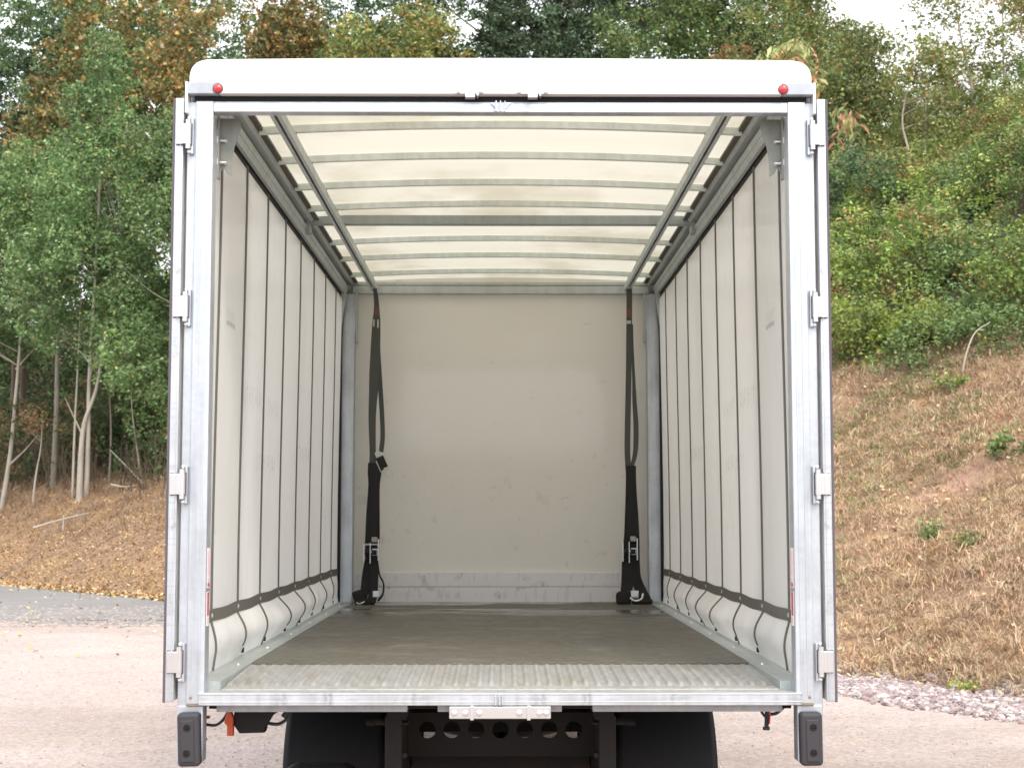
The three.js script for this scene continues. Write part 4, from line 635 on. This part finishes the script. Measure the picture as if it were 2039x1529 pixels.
plant('maple_tree', 'orange tinted maple crown above the left end of the truck roof', 'tree', TREES, at(-8.0, 47.0), { blobs: [[-0.8, 9.8, 0, 2.2, 2.4, 1.8], [1.0, 10.6, 0, 1.8, 2.8, 1.6]], leaves: 22000, size: 0.115, pal: 'maple', trunk: 0.15, bark: M.barkDark, hollow: 0.35, aspect: 0.9 });
plant('dark_tree', 'dark green tree rising behind the maple at the far left edge', 'tree', TREES, at(-16.6, 54.0), { blobs: [[0.2, 10.5, 0, 2.8, 3.8, 2.2], [-1.2, 7.5, 0, 2.6, 2.6, 2.0], [2.0, 12.2, -1, 2.4, 2.6, 2.0]], leaves: 26000, size: 0.13, pal: 'dark', trunk: 0.2, bark: M.barkDark, hollow: 0.3 });
plant('green_tree', 'mid green crown behind the autumn maple at the top left', 'tree', TREES, at(-14.3, 58.5), { blobs: [[0, 11.0, 0, 3.8, 3.4, 2.4], [-2.2, 13.4, 0, 2.8, 2.2, 2.0], [2.8, 13.4, 0, 3.0, 2.8, 2.0], [0, 6.8, 0, 4.2, 2.4, 2.0]], leaves: 34000, size: 0.15, pal: 'dark', mixed: 'mid', trunk: 0.22, bark: M.barkDark, hollow: 0.3 });
plant('green_tree', 'shaded green crown filling in behind the dense green tree by the left door', 'tree', TREES, at(-9.2, 50.5), { blobs: [[0, 6.6, 0, 2.8, 2.8, 2.0], [0.4, 9.4, 0, 2.4, 2.4, 1.8], [-2.2, 5.0, 0, 2.6, 2.4, 1.8], [-4.6, 5.2, 0, 2.4, 2.6, 1.8]], leaves: 32000, size: 0.13, pal: 'dark', mixed: 'mid', trunk: 0.16, bark: M.barkDark, hollow: 0.3 });
plant('dark_tree', 'tallest dark green crown in the top left picture corner', 'tree', TREES, at(-17.4, 55.5), { blobs: [[0.4, 12.6, 0, 3.2, 3.2, 2.2], [-0.6, 9.4, 0, 3.0, 2.6, 2.0], [2.6, 14.0, 0, 2.2, 2.2, 1.8], [0.6, 15.0, 0, 2.4, 1.8, 1.8]], leaves: 52000, size: 0.14, pal: 'dark', mixed: 'mid', trunk: 0.2, bark: M.barkDark, hollow: 0.25, gap: 0.36 });
plant('green_tree', 'broad green crown against the sky behind the right end of the truck roof', 'tree', TREES, at(8.4, 44.5), { blobs: [[0, 3.2, 0, 1.9, 2.2, 1.6], [-1.7, 3.6, 0, 1.5, 2.0, 1.4], [1.5, 3.0, 0, 1.2, 1.8, 1.2]], leaves: 20000, size: 0.11, pal: 'mid', mixed: 'olive', trunk: 0.12, bark: M.bark, hollow: 0.2, gap: 0.38 });
plant('green_tree', 'leafy young tree thinning into twigs right of the drooping leaved sapling', 'tree', null, at(8.3, 36.5), { blobs: [[0, 1.9, 0, 1.1, 1.4, 0.9], [0.3, 3.3, 0, 1.0, 1.3, 0.7]], leaves: 9500, size: 0.085, pal: 'olive', mixed: 'mid', trunk: 0.05, bark: M.bark, hollow: 0.1, gap: 0.36, limbs: 40 });
plant('green_tree', 'pale green crown behind the yellow green tree left of the roof middle', 'tree', TREES, at(-4.6, 49.5), { blobs: [[0, 7.2, 0, 2.1, 2.8, 1.5], [2.0, 7.6, 0, 1.9, 2.8, 1.4]], leaves: 30000, size: 0.12, pal: 'mid', mixed: 'yellow', trunk: 0.13, bark: M.bark, hollow: 0.25, gap: 0.40 });
plant('green_tree', 'green crown showing low behind the slender pale trunk at the far left', 'tree', TREES, at(-16.8, 51.5), { blobs: [[0, 6.2, 0, 2.6, 2.6, 1.8], [0.6, 9.0, 0, 2.4, 2.2, 1.8]], leaves: 22000, size: 0.13, pal: 'mid', mixed: 'dark', trunk: 0.16, bark: M.barkDark, hollow: 0.25, gap: 0.36 });
plant('dark_tree', 'dark green tree in the gap between the orange and the yellow crowns', 'tree', TREES, at(-6.0, 52.5), { blobs: [[0.3, 10.6, 0, 2.0, 2.4, 1.4], [-0.3, 8.2, 0, 2.2, 2.0, 1.5]], leaves: 20000, size: 0.13, pal: 'dark', trunk: 0.16, bark: M.barkDark, gap: 0.44 });
plant('yellow_green_tree', 'airy yellow green tree above the truck roof left of centre', 'tree', TREES, at(-3.3, 46.0), { blobs: [[-0.6, 7.6, 0, 1.8, 2.4, 1.5], [0.9, 7.8, 0, 1.6, 2.6, 1.4], [-0.9, 5.8, 0.2, 1.9, 1.4, 1.4]], leaves: 26000, size: 0.115, pal: 'yellow', mixed: 'mid', trunk: 0.11, bark: M.bark, gap: 0.40, hollow: 0.3 });
plant('oak_tree', 'broad dark green oak above the middle of the truck roof', 'tree', TREES, at(1.9, 50.0), { blobs: [[-2.2, 7.8, 0, 2.8, 3.0, 2.2], [-3.8, 7.2, 0.5, 2.2, 2.8, 1.8], [1.0, 9.0, 0, 2.6, 3.2, 2.2], [3.2, 8.8, 0, 2.0, 2.6, 2.0], [-0.4, 6.4, 0.4, 2.6, 1.6, 2.0]], leaves: 60000, size: 0.125, pal: 'oak', mixed: 'dark', trunk: 0.22, bark: M.barkDark, hollow: 0.25, gap: 0.37, stems: [[[0, -0.3, 0, 0.3], [-0.2, 4, 0], [-1.4, 9, 0]], [[-0.1, 3.4, 0, 0.2], [0.9, 6, 0], [1.6, 10, 0]]] });
plant('green_tree', 'lighter green bushy tree in front of the oak above the roof right of centre', 'tree', TREES, at(5.0, 44.0), { blobs: [[-0.6, 5.9, 0, 1.6, 1.5, 1.4], [0.8, 6.3, 0, 1.5, 1.7, 1.3]], leaves: 11000, size: 0.12, pal: 'mid', trunk: 0.13, bark: M.bark });
plant('rust_bush', 'rust coloured withering bush above the right half of the truck roof', 'bush', null, at(5.9, 40.2), { blobs: [[0.2, 3.9, 0, 0.75, 1.4, 0.7], [-0.3, 3.2, 0, 0.6, 0.9, 0.6]], leaves: 3600, size: 0.10, pal: 'rust', trunk: 0.05, bark: M.bark, part: 'foliage' });
plant('dark_tree', 'dark green crown beside the oak above the right half of the roof', 'tree', TREES, at(6.8, 46.0), { blobs: [[-0.6, 6.0, 0, 1.8, 2.4, 1.6], [0.8, 5.8, 0, 1.7, 2.2, 1.5]], leaves: 14000, size: 0.12, pal: 'dark', mixed: 'mid', trunk: 0.14, bark: M.barkDark });
plant('green_tree', 'loose olive tree behind the right end of the truck roof', 'tree', TREES, at(7.5, 39.0), { blobs: [[-0.5, 4.4, 0, 1.2, 2.4, 1.0], [0.8, 4.2, 0, 1.2, 2.6, 1.0], [1.9, 4.4, 0, 0.9, 2.0, 0.8], [2.9, 3.4, 0, 0.8, 1.6, 0.8]], leaves: 17000, size: 0.09, pal: 'olive', mixed: 'mid', trunk: 0.08, bark: M.bark, gap: 0.45 });
plant('walnut_sapling', 'sapling with long drooping yellow and pinkish leaves beside the right top corner', 'sapling', null, at(6.6, 33.2), { blobs: [[0.0, 4.2, 0, 0.7, 0.9, 0.6], [-0.6, 3.3, 0.2, 0.6, 0.5, 0.5], [0.8, 3.2, 0, 0.6, 0.5, 0.5]], leaves: 1500, size: 0.21, pal: 'hanging', trunk: 0.03, bark: M.bark, droop: 1.0, aspect: 0.3, limbs: 16, cluster: 0.34 });
const SAP = 'thin saplings on top of the right bank';
plant('sparse_sapling', 'pale leaning sapling with thin twigs against the white sky at the top right', 'sapling', null, at(11.35, 36.0), { blobs: [[-0.6, 3.3, 0, 1.0, 1.2, 0.7], [-0.9, 4.3, 0, 1.0, 1.2, 0.7], [-0.4, 2.0, 0, 1.1, 0.8, 0.7]], leaves: 3200, size: 0.085, pal: 'olive', trunk: 0.05, bark: M.barkPale, limbs: 34, hollow: 0.1, cluster: 0.34, gap: 0.3, stems: [[[0, -0.3, 0, 0.07], [-0.15, 1.5, 0], [-0.42, 3.0, 0], [-0.75, 5.6, 0]]] });
plant('sparse_sapling', 'straight grey sapling at the top right between the leaning one and the picture edge', 'sapling', null, at(11.9, 36.0), { blobs: [[0.0, 3.3, 0, 0.9, 1.0, 0.7], [0.1, 4.4, 0, 0.9, 1.1, 0.7], [0, 2.2, 0, 1.0, 0.9, 0.7]], leaves: 3000, size: 0.085, pal: 'olive', mixed: 'rust', trunk: 0.045, bark: M.barkPale, limbs: 30, hollow: 0.1, cluster: 0.34, gap: 0.3, stems: [[[0, -0.3, 0, 0.06], [0, 2, 0], [0.03, 5.6, 0]]] });
plant('sparse_sapling', 'grey crooked sapling trunk among the shrubs near the right door top', 'sapling', null, at(8.9, 33.2), { blobs: [[-0.1, 2.7, 0, 0.9, 0.8, 0.6], [0.4, 3.5, 0, 0.8, 0.8, 0.6]], leaves: 2200, size: 0.085, pal: 'olive', trunk: 0.05, bark: M.barkPale, limbs: 20, hollow: 0.1, stems: [[[0.02, -0.3, 0, 0.06], [0.0, 0.8, 0], [-0.08, 1.6, 0], [-0.2, 2.3, 0], [0.1, 3.6, 0]]] });
plant('sparse_sapling', 'short curved pale stem lowest and nearest the right door among the saplings', 'sapling', null, at(8.1, 32.2), { blobs: [[0.1, 1.7, 0, 0.6, 0.4, 0.4]], leaves: 500, size: 0.08, pal: 'olive', trunk: 0.03, bark: M.barkPale, limbs: 8, stems: [[[0.05, -0.3, 0, 0.035], [-0.1, 0.5, 0], [0.0, 1.2, 0], [0.1, 1.7, 0]]] });
plant('sparse_sapling', 'thin upright stem right of the crooked sapling trunk', 'sapling', null, at(9.3, 33.5), { blobs: [[0.1, 2.3, 0, 0.6, 0.7, 0.5]], leaves: 900, size: 0.08, pal: 'olive', trunk: 0.035, bark: M.barkPale, limbs: 12, stems: [[[0, -0.3, 0, 0.045], [0.03, 1.2, 0], [0.08, 2.8, 0]]] });
plant('olive_tree_crown', 'brown green leafy tree at the top right picture edge', 'tree', null, at(13.0, 37.0), { blobs: [[0.0, 4.2, 0, 0.75, 1.8, 0.9], [0.3, 2.8, 0, 0.8, 0.9, 0.8]], leaves: 5200, size: 0.09, pal: 'olive', mixed: 'rust', trunk: 0.07, bark: M.bark });
// shrubs of the thicket that stand out from it
const bush = (name, label, x, d, r, h, leaves, size, pal, extra = {}) => plant(name, label, 'bush', null, at(x, d), { blobs: [[0, h * 0.55, 0, r, h * 0.5, r], [r * 0.4, h * 0.4, 0.2, r * 0.7, h * 0.4, r * 0.7]], leaves, size, pal, trunk: 0.025, bark: M.barkDark, limbs: 14, part: 'foliage', hollow: 0.3, cluster: 0.2, gap: 0.38, stems: [[[0, -0.1, 0], [0.1, h * 0.6, 0]], [[0.05, -0.1, 0], [-r * 0.4, h * 0.7, 0]], [[0, -0.1, 0.05], [r * 0.5, h * 0.65, 0.1]]], ...extra });
bush('lime_shrub', 'bright yellow green shrub low in the thicket on the right', 6.95, 25.3, 0.42, 1.15, 1900, 0.065, 'lime');
bush('red_shrub', 'small shrub with crimson leaves close beside the right door', 6.1, 28.2, 0.3, 0.6, 420, 0.06, 'red');
bush('green_shrub', 'fresh green shrub at the foot of the thicket beside the right door', 5.95, 26.4, 0.75, 1.1, 3400, 0.065, 'bramble', { mixed: 'lime' });
bush('green_shrub', 'rounded grey green shrub high in the middle of the right thicket', 7.9, 28.2, 0.9, 1.3, 4600, 0.06, 'mid');
bush('green_shrub', 'leafy green shrub at the right picture edge above the dry grass', 8.35, 25.0, 0.7, 1.5, 3600, 0.065, 'bramble');
bush('dark_shrub', 'dark green shrub beside the upper hinge of the right door', 7.35, 31.6, 1.0, 2.3, 6500, 0.075, 'dark', { mixed: 'mid' });
bush('yellow_shrub', 'olive shrub with yellowing leaves under the leaning sapling at top right', 10.2, 33.0, 1.2, 1.9, 6500, 0.075, 'olive', { mixed: 'bramble' });
bush('green_shrub', 'loose green shrub on the skyline between the sapling trunks at top right', 10.4, 36.2, 1.1, 2.5, 5200, 0.08, 'olive', { mixed: 'mid', gap: 0.36 });
bush('green_shrub', 'green shrub on the skyline at the right picture edge below the leafy tree', 12.3, 36.0, 1.0, 2.2, 4600, 0.08, 'mid', { mixed: 'olive' });
bush('rust_shrub', 'reddish brown shrub below the sapling trunks at the right', 9.6, 31.8, 0.9, 1.3, 3600, 0.07, 'olive', { mixed: 'rust' });
bush('green_shrub', 'low green shrub with pale sprays between the slim stem and the left door', -9.75, 43.6, 1.1, 3.4, 5200, 0.095, 'poplar', { mixed: 'mid' });
bush('brown_shrub', 'withered brown shrub under the trees at the far left', -14.0, 47.6, 1.7, 2.6, 5200, 0.09, 'brown', { mixed: 'under' });
bush('brown_shrub', 'brownish bush behind the forked trunk at the left', -11.2, 45.8, 1.8, 2.5, 5600, 0.09, 'under', { mixed: 'brown' });
bush('dark_shrub', 'dark leafy bush behind the bent stem beside the left door', -9.4, 44.6, 1.6, 2.6, 6500, 0.09, 'under', { mixed: 'mid' });

// clumps for the masses nobody could count
function clump(n, rad, size, flat = 0.7, droop = 0.2) { const L = new Leaves(); for (let i = 0; i < n; i++) { const [a, b, c] = q3(), v = rr(0.7, 1.3), h = rr(-0.12, 0.12); L.leaf(a * rad, b * rad * flat, c * rad, size * rr(0.7, 1.3), [v * (1 + h), v, v * (1 - h)], droop); } return L.geo(); }
function scatter(name, label, category, geo, mat, list, kind = 'stuff') {   // list of [position, scale, yaw, colour, tilt]
  const m = new THREE.InstancedMesh(geo, mat, list.length), o = new THREE.Object3D(), c = new THREE.Color();
  list.forEach(([p, s, yaw, col, tilt], i) => { o.position.copy(p); o.rotation.set(tilt ? tilt[0] : 0, yaw, tilt ? tilt[1] : 0); if (Array.isArray(s)) o.scale.set(...s); else o.scale.setScalar(s); o.updateMatrix(); m.setMatrixAt(i, o.matrix); m.setColorAt(i, c.setRGB(...col)); });
  m.name = numbered(name); m.userData.kind = kind; tag(m, label, category); m.castShadow = m.receiveShadow = true; scene.add(m); return m;
}
{ // bramble thicket on the right bank and undergrowth along the rest
  const list = [];
  for (let i = 0; i < 24000; i++) {
    const t = tRight - 14 + R() * 33, s = 6.1 + Math.pow(R(), 1.05) * 17.5, edge = s - 6.95 - 0.9 * (fbm(t * 0.8, 5, 3) - 0.5); if (edge < 0 || t > tRight + 19) continue;
    const h = (0.3 + 1.45 * smooth(0.3, 0.7, fbm(t * 0.75, s * 0.75, 3))) * smooth(0, 0.7, edge), p = bank(t, s); p.y += h * lerp(0.25, 1, Math.sqrt(R()));
    const k = fbm(t * 0.5 + 20, s * 0.5, 3), base = pick(k < 0.42 ? PAL.mid : k < 0.56 ? PAL.bramble : s > 11 ? PAL.olive : PAL.bramble), v = rr(0.8, 1.2) * (0.75 + 0.5 * noise(t * 1.4, s * 1.4 + 30));
    list.push([p, rr(0.75, 1.35), rr(0, 6.3), base.map((q) => q * v * LEAF * 1.22)]);
  }
  scatter('bramble_thicket', 'green bramble thicket covering the upper right bank', 'thicket', clump(34, 0.22, 0.07), leafInst, list);
}
{
  const list = [];
  for (let i = 0; i < 15000; i++) {
    const t = tRight + 16 + R() * 50, s = 4.7 + R() * 14, p = bank(t, s), h = 0.25 * smooth(4.4, 6.5, s) + 0.1 + 1.6 * smooth(0.3, 0.7, fbm(t * 0.5 + 70, s * 0.5, 3)); p.y += h * Math.sqrt(R());
    const base = pick(R() < 0.5 ? PAL.under : R() < 0.35 ? PAL.brown : PAL.mid), v = rr(0.7, 1.2); list.push([p, rr(0.9, 1.6), rr(0, 6.3), base.map((q) => q * v * 1.6)]);
  }
  scatter('undergrowth', 'dark undergrowth under the trees along the left bank', 'undergrowth', clump(30, 0.32, 0.11), leafInst, list);
}
{ // tall hedge across the yard behind the camera, which the shiny front wall and the frame mirror
  const list = []; for (let i = 0; i < 5200; i++) { const x = rr(-45, 45), y = 3.3 * Math.sqrt(R()), z = 31 + rr(-0.9, 0.9), b = pick(PAL.dark), v = rr(1.2, 2.0); list.push([new THREE.Vector3(x, y, z), rr(1.6, 2.6), rr(0, 6.3), b.map((q) => q * v)]); }
  scatter('hedge', 'tall dark green hedge across the yard, behind the photographer', 'hedge', clump(34, 0.32, 0.14), leafInst, list);
}
{ // dry grass
  const tuft = (n, h, spread, seed) => { const q = rng(seed), P = [], C = [], I = []; for (let i = 0; i < n; i++) { const a = q() * 6.283, r = spread * Math.sqrt(q()), x = Math.cos(a) * r, z = Math.sin(a) * r, l = h * (0.5 + 0.7 * q()), la = q() * 6.283, ln = l * (0.4 + 1.3 * q()), w = 0.0022 + 0.0022 * q(), wx = Math.sin(la) * w, wz = -Math.cos(la) * w, mx = x + Math.cos(la) * ln * 0.35, mz = z + Math.sin(la) * ln * 0.35, ex = x + Math.cos(la) * ln, ez = z + Math.sin(la) * ln, o = P.length / 3, v = 0.7 + 0.6 * q(); P.push(x - wx, 0, z - wz, x + wx, 0, z + wz, mx + wx, l * 0.6, mz + wz, mx - wx, l * 0.6, mz - wz, ex, l * 0.85, ez); for (let k = 0; k < 5; k++) C.push(v, v, v); I.push(o, o + 1, o + 2, o, o + 2, o + 3, o + 3, o + 2, o + 4); } const g = new THREE.BufferGeometry(); g.setAttribute('position', new THREE.Float32BufferAttribute(P, 3)); g.setAttribute('color', new THREE.Float32BufferAttribute(C, 3)); g.setIndex(I); return g; };
  const grassMat = std({ color: lin(0.95, 0.95, 0.97), vertexColors: true, roughness: 0.85, side: THREE.DoubleSide });
  const cols = [[0.46, 0.335, 0.20], [0.52, 0.40, 0.26], [0.40, 0.275, 0.175], [0.36, 0.235, 0.155], [0.45, 0.30, 0.17], [0.38, 0.32, 0.185]];
  const list = [];
  for (let i = 0; i < 38000; i++) {
    const t = tRight - 9 + R() * 17, s = 0.05 + 8.3 * R(); if (R() < 0.8 * bareness(t, s)) continue; if (R() < 0.5 * smooth(0.45, 0.7, fbm(t * 1.4, s * 1.4 + 9, 3))) continue;
    const p = bank(t, s), c = cols[Math.floor(R() * 6)], n = fbm(t * 0.7 + 9, s * 0.7, 3), v = rr(0.75, 1.2) * (0.72 + 0.56 * fbm(t * 0.9 + 2, s * 1.3 + 6, 3)), g = n > 0.54 && R() < 0.3; list.push([p, rr(0.6, 1.3), rr(0, 6.3), g ? [0.20 * v, 0.22 * v, 0.08 * v] : c.map((q) => q * v), [rr(-0.4, 0.6), rr(-0.5, 0.5)]]);
  }
  scatter('dry_grass', 'dry straw coloured grass on the slope at the right', 'grass', tuft(22, 0.07, 0.12, 3), grassMat, list);
  const l2 = [];
  for (let i = 0; i < 2200; i++) { const t = tRight + 10 + R() * 36, s = 0.8 + 5.5 * R() * R() + 1.5 * R(), p = bank(t, s), c = cols[Math.floor(R() * 5)], v = rr(0.5, 0.9); l2.push([p, rr(0.6, 1.5) * smooth(0.8, 3.8, s), rr(0, 6.3), c.map((q) => q * v), [rr(-0.2, 0.4), rr(-0.3, 0.3)]]); }
  scatter('dead_grass', 'dead brown stalks below the trees on the left bank', 'grass', tuft(14, 0.26, 0.12, 4), grassMat, l2);
}
{ // fallen leaves: thick on the left bank and along the road edge, thin on the right slope
  const leafGeo = (() => { const L = new Leaves(); const P = [[-0.5, 0.02, 0], [0, 0.1, 0.34], [0.5, 0.04, 0.02], [0.05, -0.02, -0.33], [-0.22, 0.09, 0.26]]; L.P = P.flat(); L.C = new Array(15).fill(1); L.I = [0, 4, 2, 4, 1, 2, 0, 2, 3]; return L.geo(); })();
  const mat = std({ vertexColors: true, roughness: 0.8, side: THREE.DoubleSide });
  const cols = [[0.40, 0.23, 0.09], [0.52, 0.36, 0.18], [0.27, 0.14, 0.06], [0.20, 0.10, 0.05], [0.62, 0.47, 0.28], [0.45, 0.33, 0.08], [0.33, 0.17, 0.08]], list = [];
  for (let i = 0; i < 52000; i++) { const t = tRight + 8 + R() * 38, s = -0.25 + 5.6 * Math.pow(R(), 1.15), p = bank(t, s); p.y = Math.max(p.y, 0.01) + rr(0.01, 0.06); const c = cols[[0, 0, 2, 2, 3, 0, 6, 1, 1, 4][Math.floor(R() * 10)]], v = rr(0.55, 1.25); list.push([p, rr(0.03, 0.07), rr(0, 6.3), c.map((q) => q * v), [rr(-0.8, 0.8), rr(-0.8, 0.8)]]); }
  for (let i = 0; i < 4200; i++) { const t = tRight + 10 + R() * 34, s = -0.15 - 0.5 * R() * R() + 0.3 * R(), p = bank(t, s); p.y = Math.max(0.015, bankHeight(s) + 0.03); const c = cols[[0, 1, 4, 4, 5][Math.floor(R() * 5)]], v = rr(0.8, 1.1); list.push([p, rr(0.06, 0.13), rr(0, 6.3), c.map((q) => q * v), [rr(-0.6, 0.6), rr(-0.6, 0.6)]]); }
  for (let i = 0; i < 420; i++) { const x = rr(-16, -4.5), z = 6.1 - rr(18, 36), b = bankAt(x, 6.1 - z); if (b.s > -0.2) continue; list.push([new THREE.Vector3(x, 0.02, z), rr(0.05, 0.1), rr(0, 6.3), cols[[1, 4, 4, 5][Math.floor(R() * 4)]], [rr(-0.4, 0.4), rr(-0.4, 0.4)]]); }
  for (let i = 0; i < 3200; i++) { const t = tRight - 8 + R() * 15, s = -0.3 + 8 * R(), p = bank(t, s); p.y = Math.max(0, p.y) + rr(0.02, 0.08); const c = cols[[0, 1, 4, 4, 1, 3][Math.floor(R() * 6)]]; list.push([p, rr(0.035, 0.085), rr(0, 6.3), c, [rr(-0.8, 0.8), rr(-0.8, 0.8)]]); }
  scatter('fallen_leaves', 'fallen brown leaves over the bank and the road edge', 'leaves', leafGeo, mat, list);
}
{ // coarse stones along the foot of the right bank, and loose pebbles on the yard
  const g = new THREE.IcosahedronGeometry(1, 1), p = g.attributes.position, q = rng(8), seen = new Map();
  for (let i = 0; i < p.count; i++) { const k = [p.getX(i), p.getY(i), p.getZ(i)].map((v) => v.toFixed(3)).join(); if (!seen.has(k)) seen.set(k, 0.72 + 0.5 * q()); const f = seen.get(k); p.setXYZ(i, p.getX(i) * f, p.getY(i) * f, p.getZ(i) * f); }
  g.deleteAttribute('normal'); g.deleteAttribute('uv');
  const mat = std({ roughness: 0.85 }), cols = [[0.31, 0.245, 0.24], [0.35, 0.29, 0.285], [0.22, 0.17, 0.168], [0.40, 0.355, 0.35], [0.29, 0.21, 0.195], [0.52, 0.48, 0.45]], list = [];
  for (let i = 0; i < 22000; i++) { const t = tRight - 10 + R() * 20, s = 0.25 - 1.75 * Math.pow(R(), 0.9), d = s + 0.5 * (fbm(t * 1.1, 3, 3) - 0.5); if (d < -1.1 && R() < smooth(-1.1, -1.45, d)) continue; const w = bank(t, s); w.y = Math.max(0, bankHeight(s)) + 0.008; const r = rr(0.012, 0.032) * (R() < 0.08 ? 1.5 : 1), c = cols[Math.floor(R() * 6)], v = rr(0.8, 1.2); list.push([w, [r * rr(0.8, 1.4), r * rr(0.5, 0.9), r * rr(0.8, 1.3)], rr(0, 6.3), c.map((k) => k * v), [rr(-0.6, 0.6), rr(-0.6, 0.6)]]); }
  scatter('coarse_gravel', 'coarse pinkish grey stones along the foot of the right bank', 'gravel', g, mat, list);
  const l2 = [];
  for (let i = 0; i < 3000; i++) { const d = rr(9, 24), x = (R() < 0.5 ? -1 : 1) * rr(0.1, 0.42) * d; if (bankAt(x, d).s > -0.3) continue; const r = rr(0.004, 0.012), c = cols[Math.floor(R() * 6)]; l2.push([new THREE.Vector3(x, r * 0.2, 6.1 - d), r, rr(0, 6.3), c.map((k, q) => lerp(k, [0.45, 0.37, 0.335][q], 0.6))]); }
  for (let i = 0; i < 9000; i++) { const x = rr(-26, -2), o = Math.pow(R(), 2.2) * 5.5, d = 24.0 + o, b = bankAt(x, d); if (b.s > -0.1) continue; const r = rr(0.008, 0.03), v = rr(0.75, 1.1); l2.push([new THREE.Vector3(x, 0.006, 6.1 - d), [r * rr(0.8, 2.2), 0.006, r], rr(0, 6.3), [0.44 * v, 0.36 * v, 0.315 * v]]); }
  scatter('pebbles', 'small loose pebbles on the pinkish gravel yard', 'gravel', g, mat, l2);
}
{ // dead stems and twigs standing under the left trees
  const G = []; for (let i = 0; i < 7; i++) { const p = [new THREE.Vector3(rr(-0.25, 0.25), -0.05, rr(-0.2, 0.2))], l = rr(0.5, 1.5), dx = rr(-0.35, 0.35), dz = rr(-0.3, 0.3); for (let k = 1; k <= 4; k++) p.push(p[0].clone().add(new THREE.Vector3(dx * k / 4 + rr(-0.05, 0.05), l * k / 4, dz * k / 4))); G.push(tube(p, [0.011, 0.010, 0.008, 0.006, 0.003], 4)); const q = p[2], e = q.clone().add(new THREE.Vector3(rr(-0.4, 0.4), rr(0.1, 0.4), rr(-0.2, 0.2))); G.push(tube([q, e], [0.006, 0.002], 4)); }
  const list = []; for (let i = 0; i < 300; i++) { const t = tRight + 12 + R() * 30, s = 3.9 + 3.6 * R(), p = bank(t, s), v = rr(0.35, 0.75); list.push([p, rr(0.6, 1.3), rr(0, 6.3), [0.26 * v, 0.19 * v, 0.13 * v], [rr(-0.25, 0.25), rr(-0.25, 0.25)]]); }
  scatter('dead_stems', 'bare dead stems and twigs standing under the left trees', 'twigs', mergeGeometries(G.map(strip)), std({ roughness: 0.9 }), list);
}
// sticks and weeds one can point at
const stick = (label, x, d, pts, r) => { const b = at(x, d), t = thing('fallen_stick', label, 'stick', null, [b.x, b.y, b.z]); const p = spline(pts, 14); mesh('stick', tube(p, p.map((_, i) => r * (1 - 0.6 * i / 14)), 6), M.barkPale, t); };
stick('pale bare stick leaning out of the thicket at the right', 7.15, 23.5, [[-0.12, -0.05, 0], [-0.03, 0.3, 0], [0.14, 0.6, -0.1], [0.36, 0.75, -0.1]], 0.016);
stick('pale stick lying on the leaf litter below the forked trunk', -11.5, 41.2, [[-0.7, 0.02, 0.4], [-0.1, 0.22, 0.1], [0.6, 0.42, -0.3]], 0.03);
stick('short upright broken stick below the forked trunk', -11.45, 41.0, [[0, -0.05, 0], [0.01, 0.25, 0], [0.0, 0.42, 0]], 0.025);
stick('dark curved stick on the leaf litter toward the left door', -10.0, 42.2, [[-0.5, 0.12, 0], [-0.1, 0.06, 0.1], [0.45, 0.14, 0]], 0.03);
stick('long pale stem leaning across the left bank', -10.2, 42.6, [[0.5, 0.02, 0.2], [0, 0.5, 0], [-0.55, 1.0, -0.2]], 0.03);
const weed = (label, x, d, r, h, n, pal, size = 0.06) => { n = Math.round(n * 0.5); r *= 1.2; const b = at(x, d); plant('weed', label, 'weed', null, b, { blobs: [[0, h * 0.5, 0, r, h * 0.5, r]], leaves: n, size, pal, trunk: 0.008, bark: M.bark, limbs: 5, hollow: 0, cluster: 0.12, gap: 0.2, part: 'foliage', mixed: 'olive', stems: [[[0, -0.03, 0], [0.02, h, 0]]] }); };
weed('green broad leaved weed on the dry slope at the right picture edge', 6.55, 19.9, 0.22, 0.32, 130, 'mid', 0.085);
weed('small green tuft halfway down the dry slope by the right door', 5.15, 18.75, 0.11, 0.18, 170, 'mid', 0.05);
weed('small green tuft lower on the dry slope right of the other tuft', 5.4, 18.15, 0.12, 0.14, 150, 'mid', 0.05);
weed('bright green weed at the foot of the thicket near the bare stick', 6.75, 23.3, 0.2, 0.26, 220, 'bramble', 0.06);
weed('tiny bright green weed between the dry grass and the coarse stones', 4.52, 15.2, 0.1, 0.09, 80, 'lime', 0.04);

renderer.render(scene, camera);
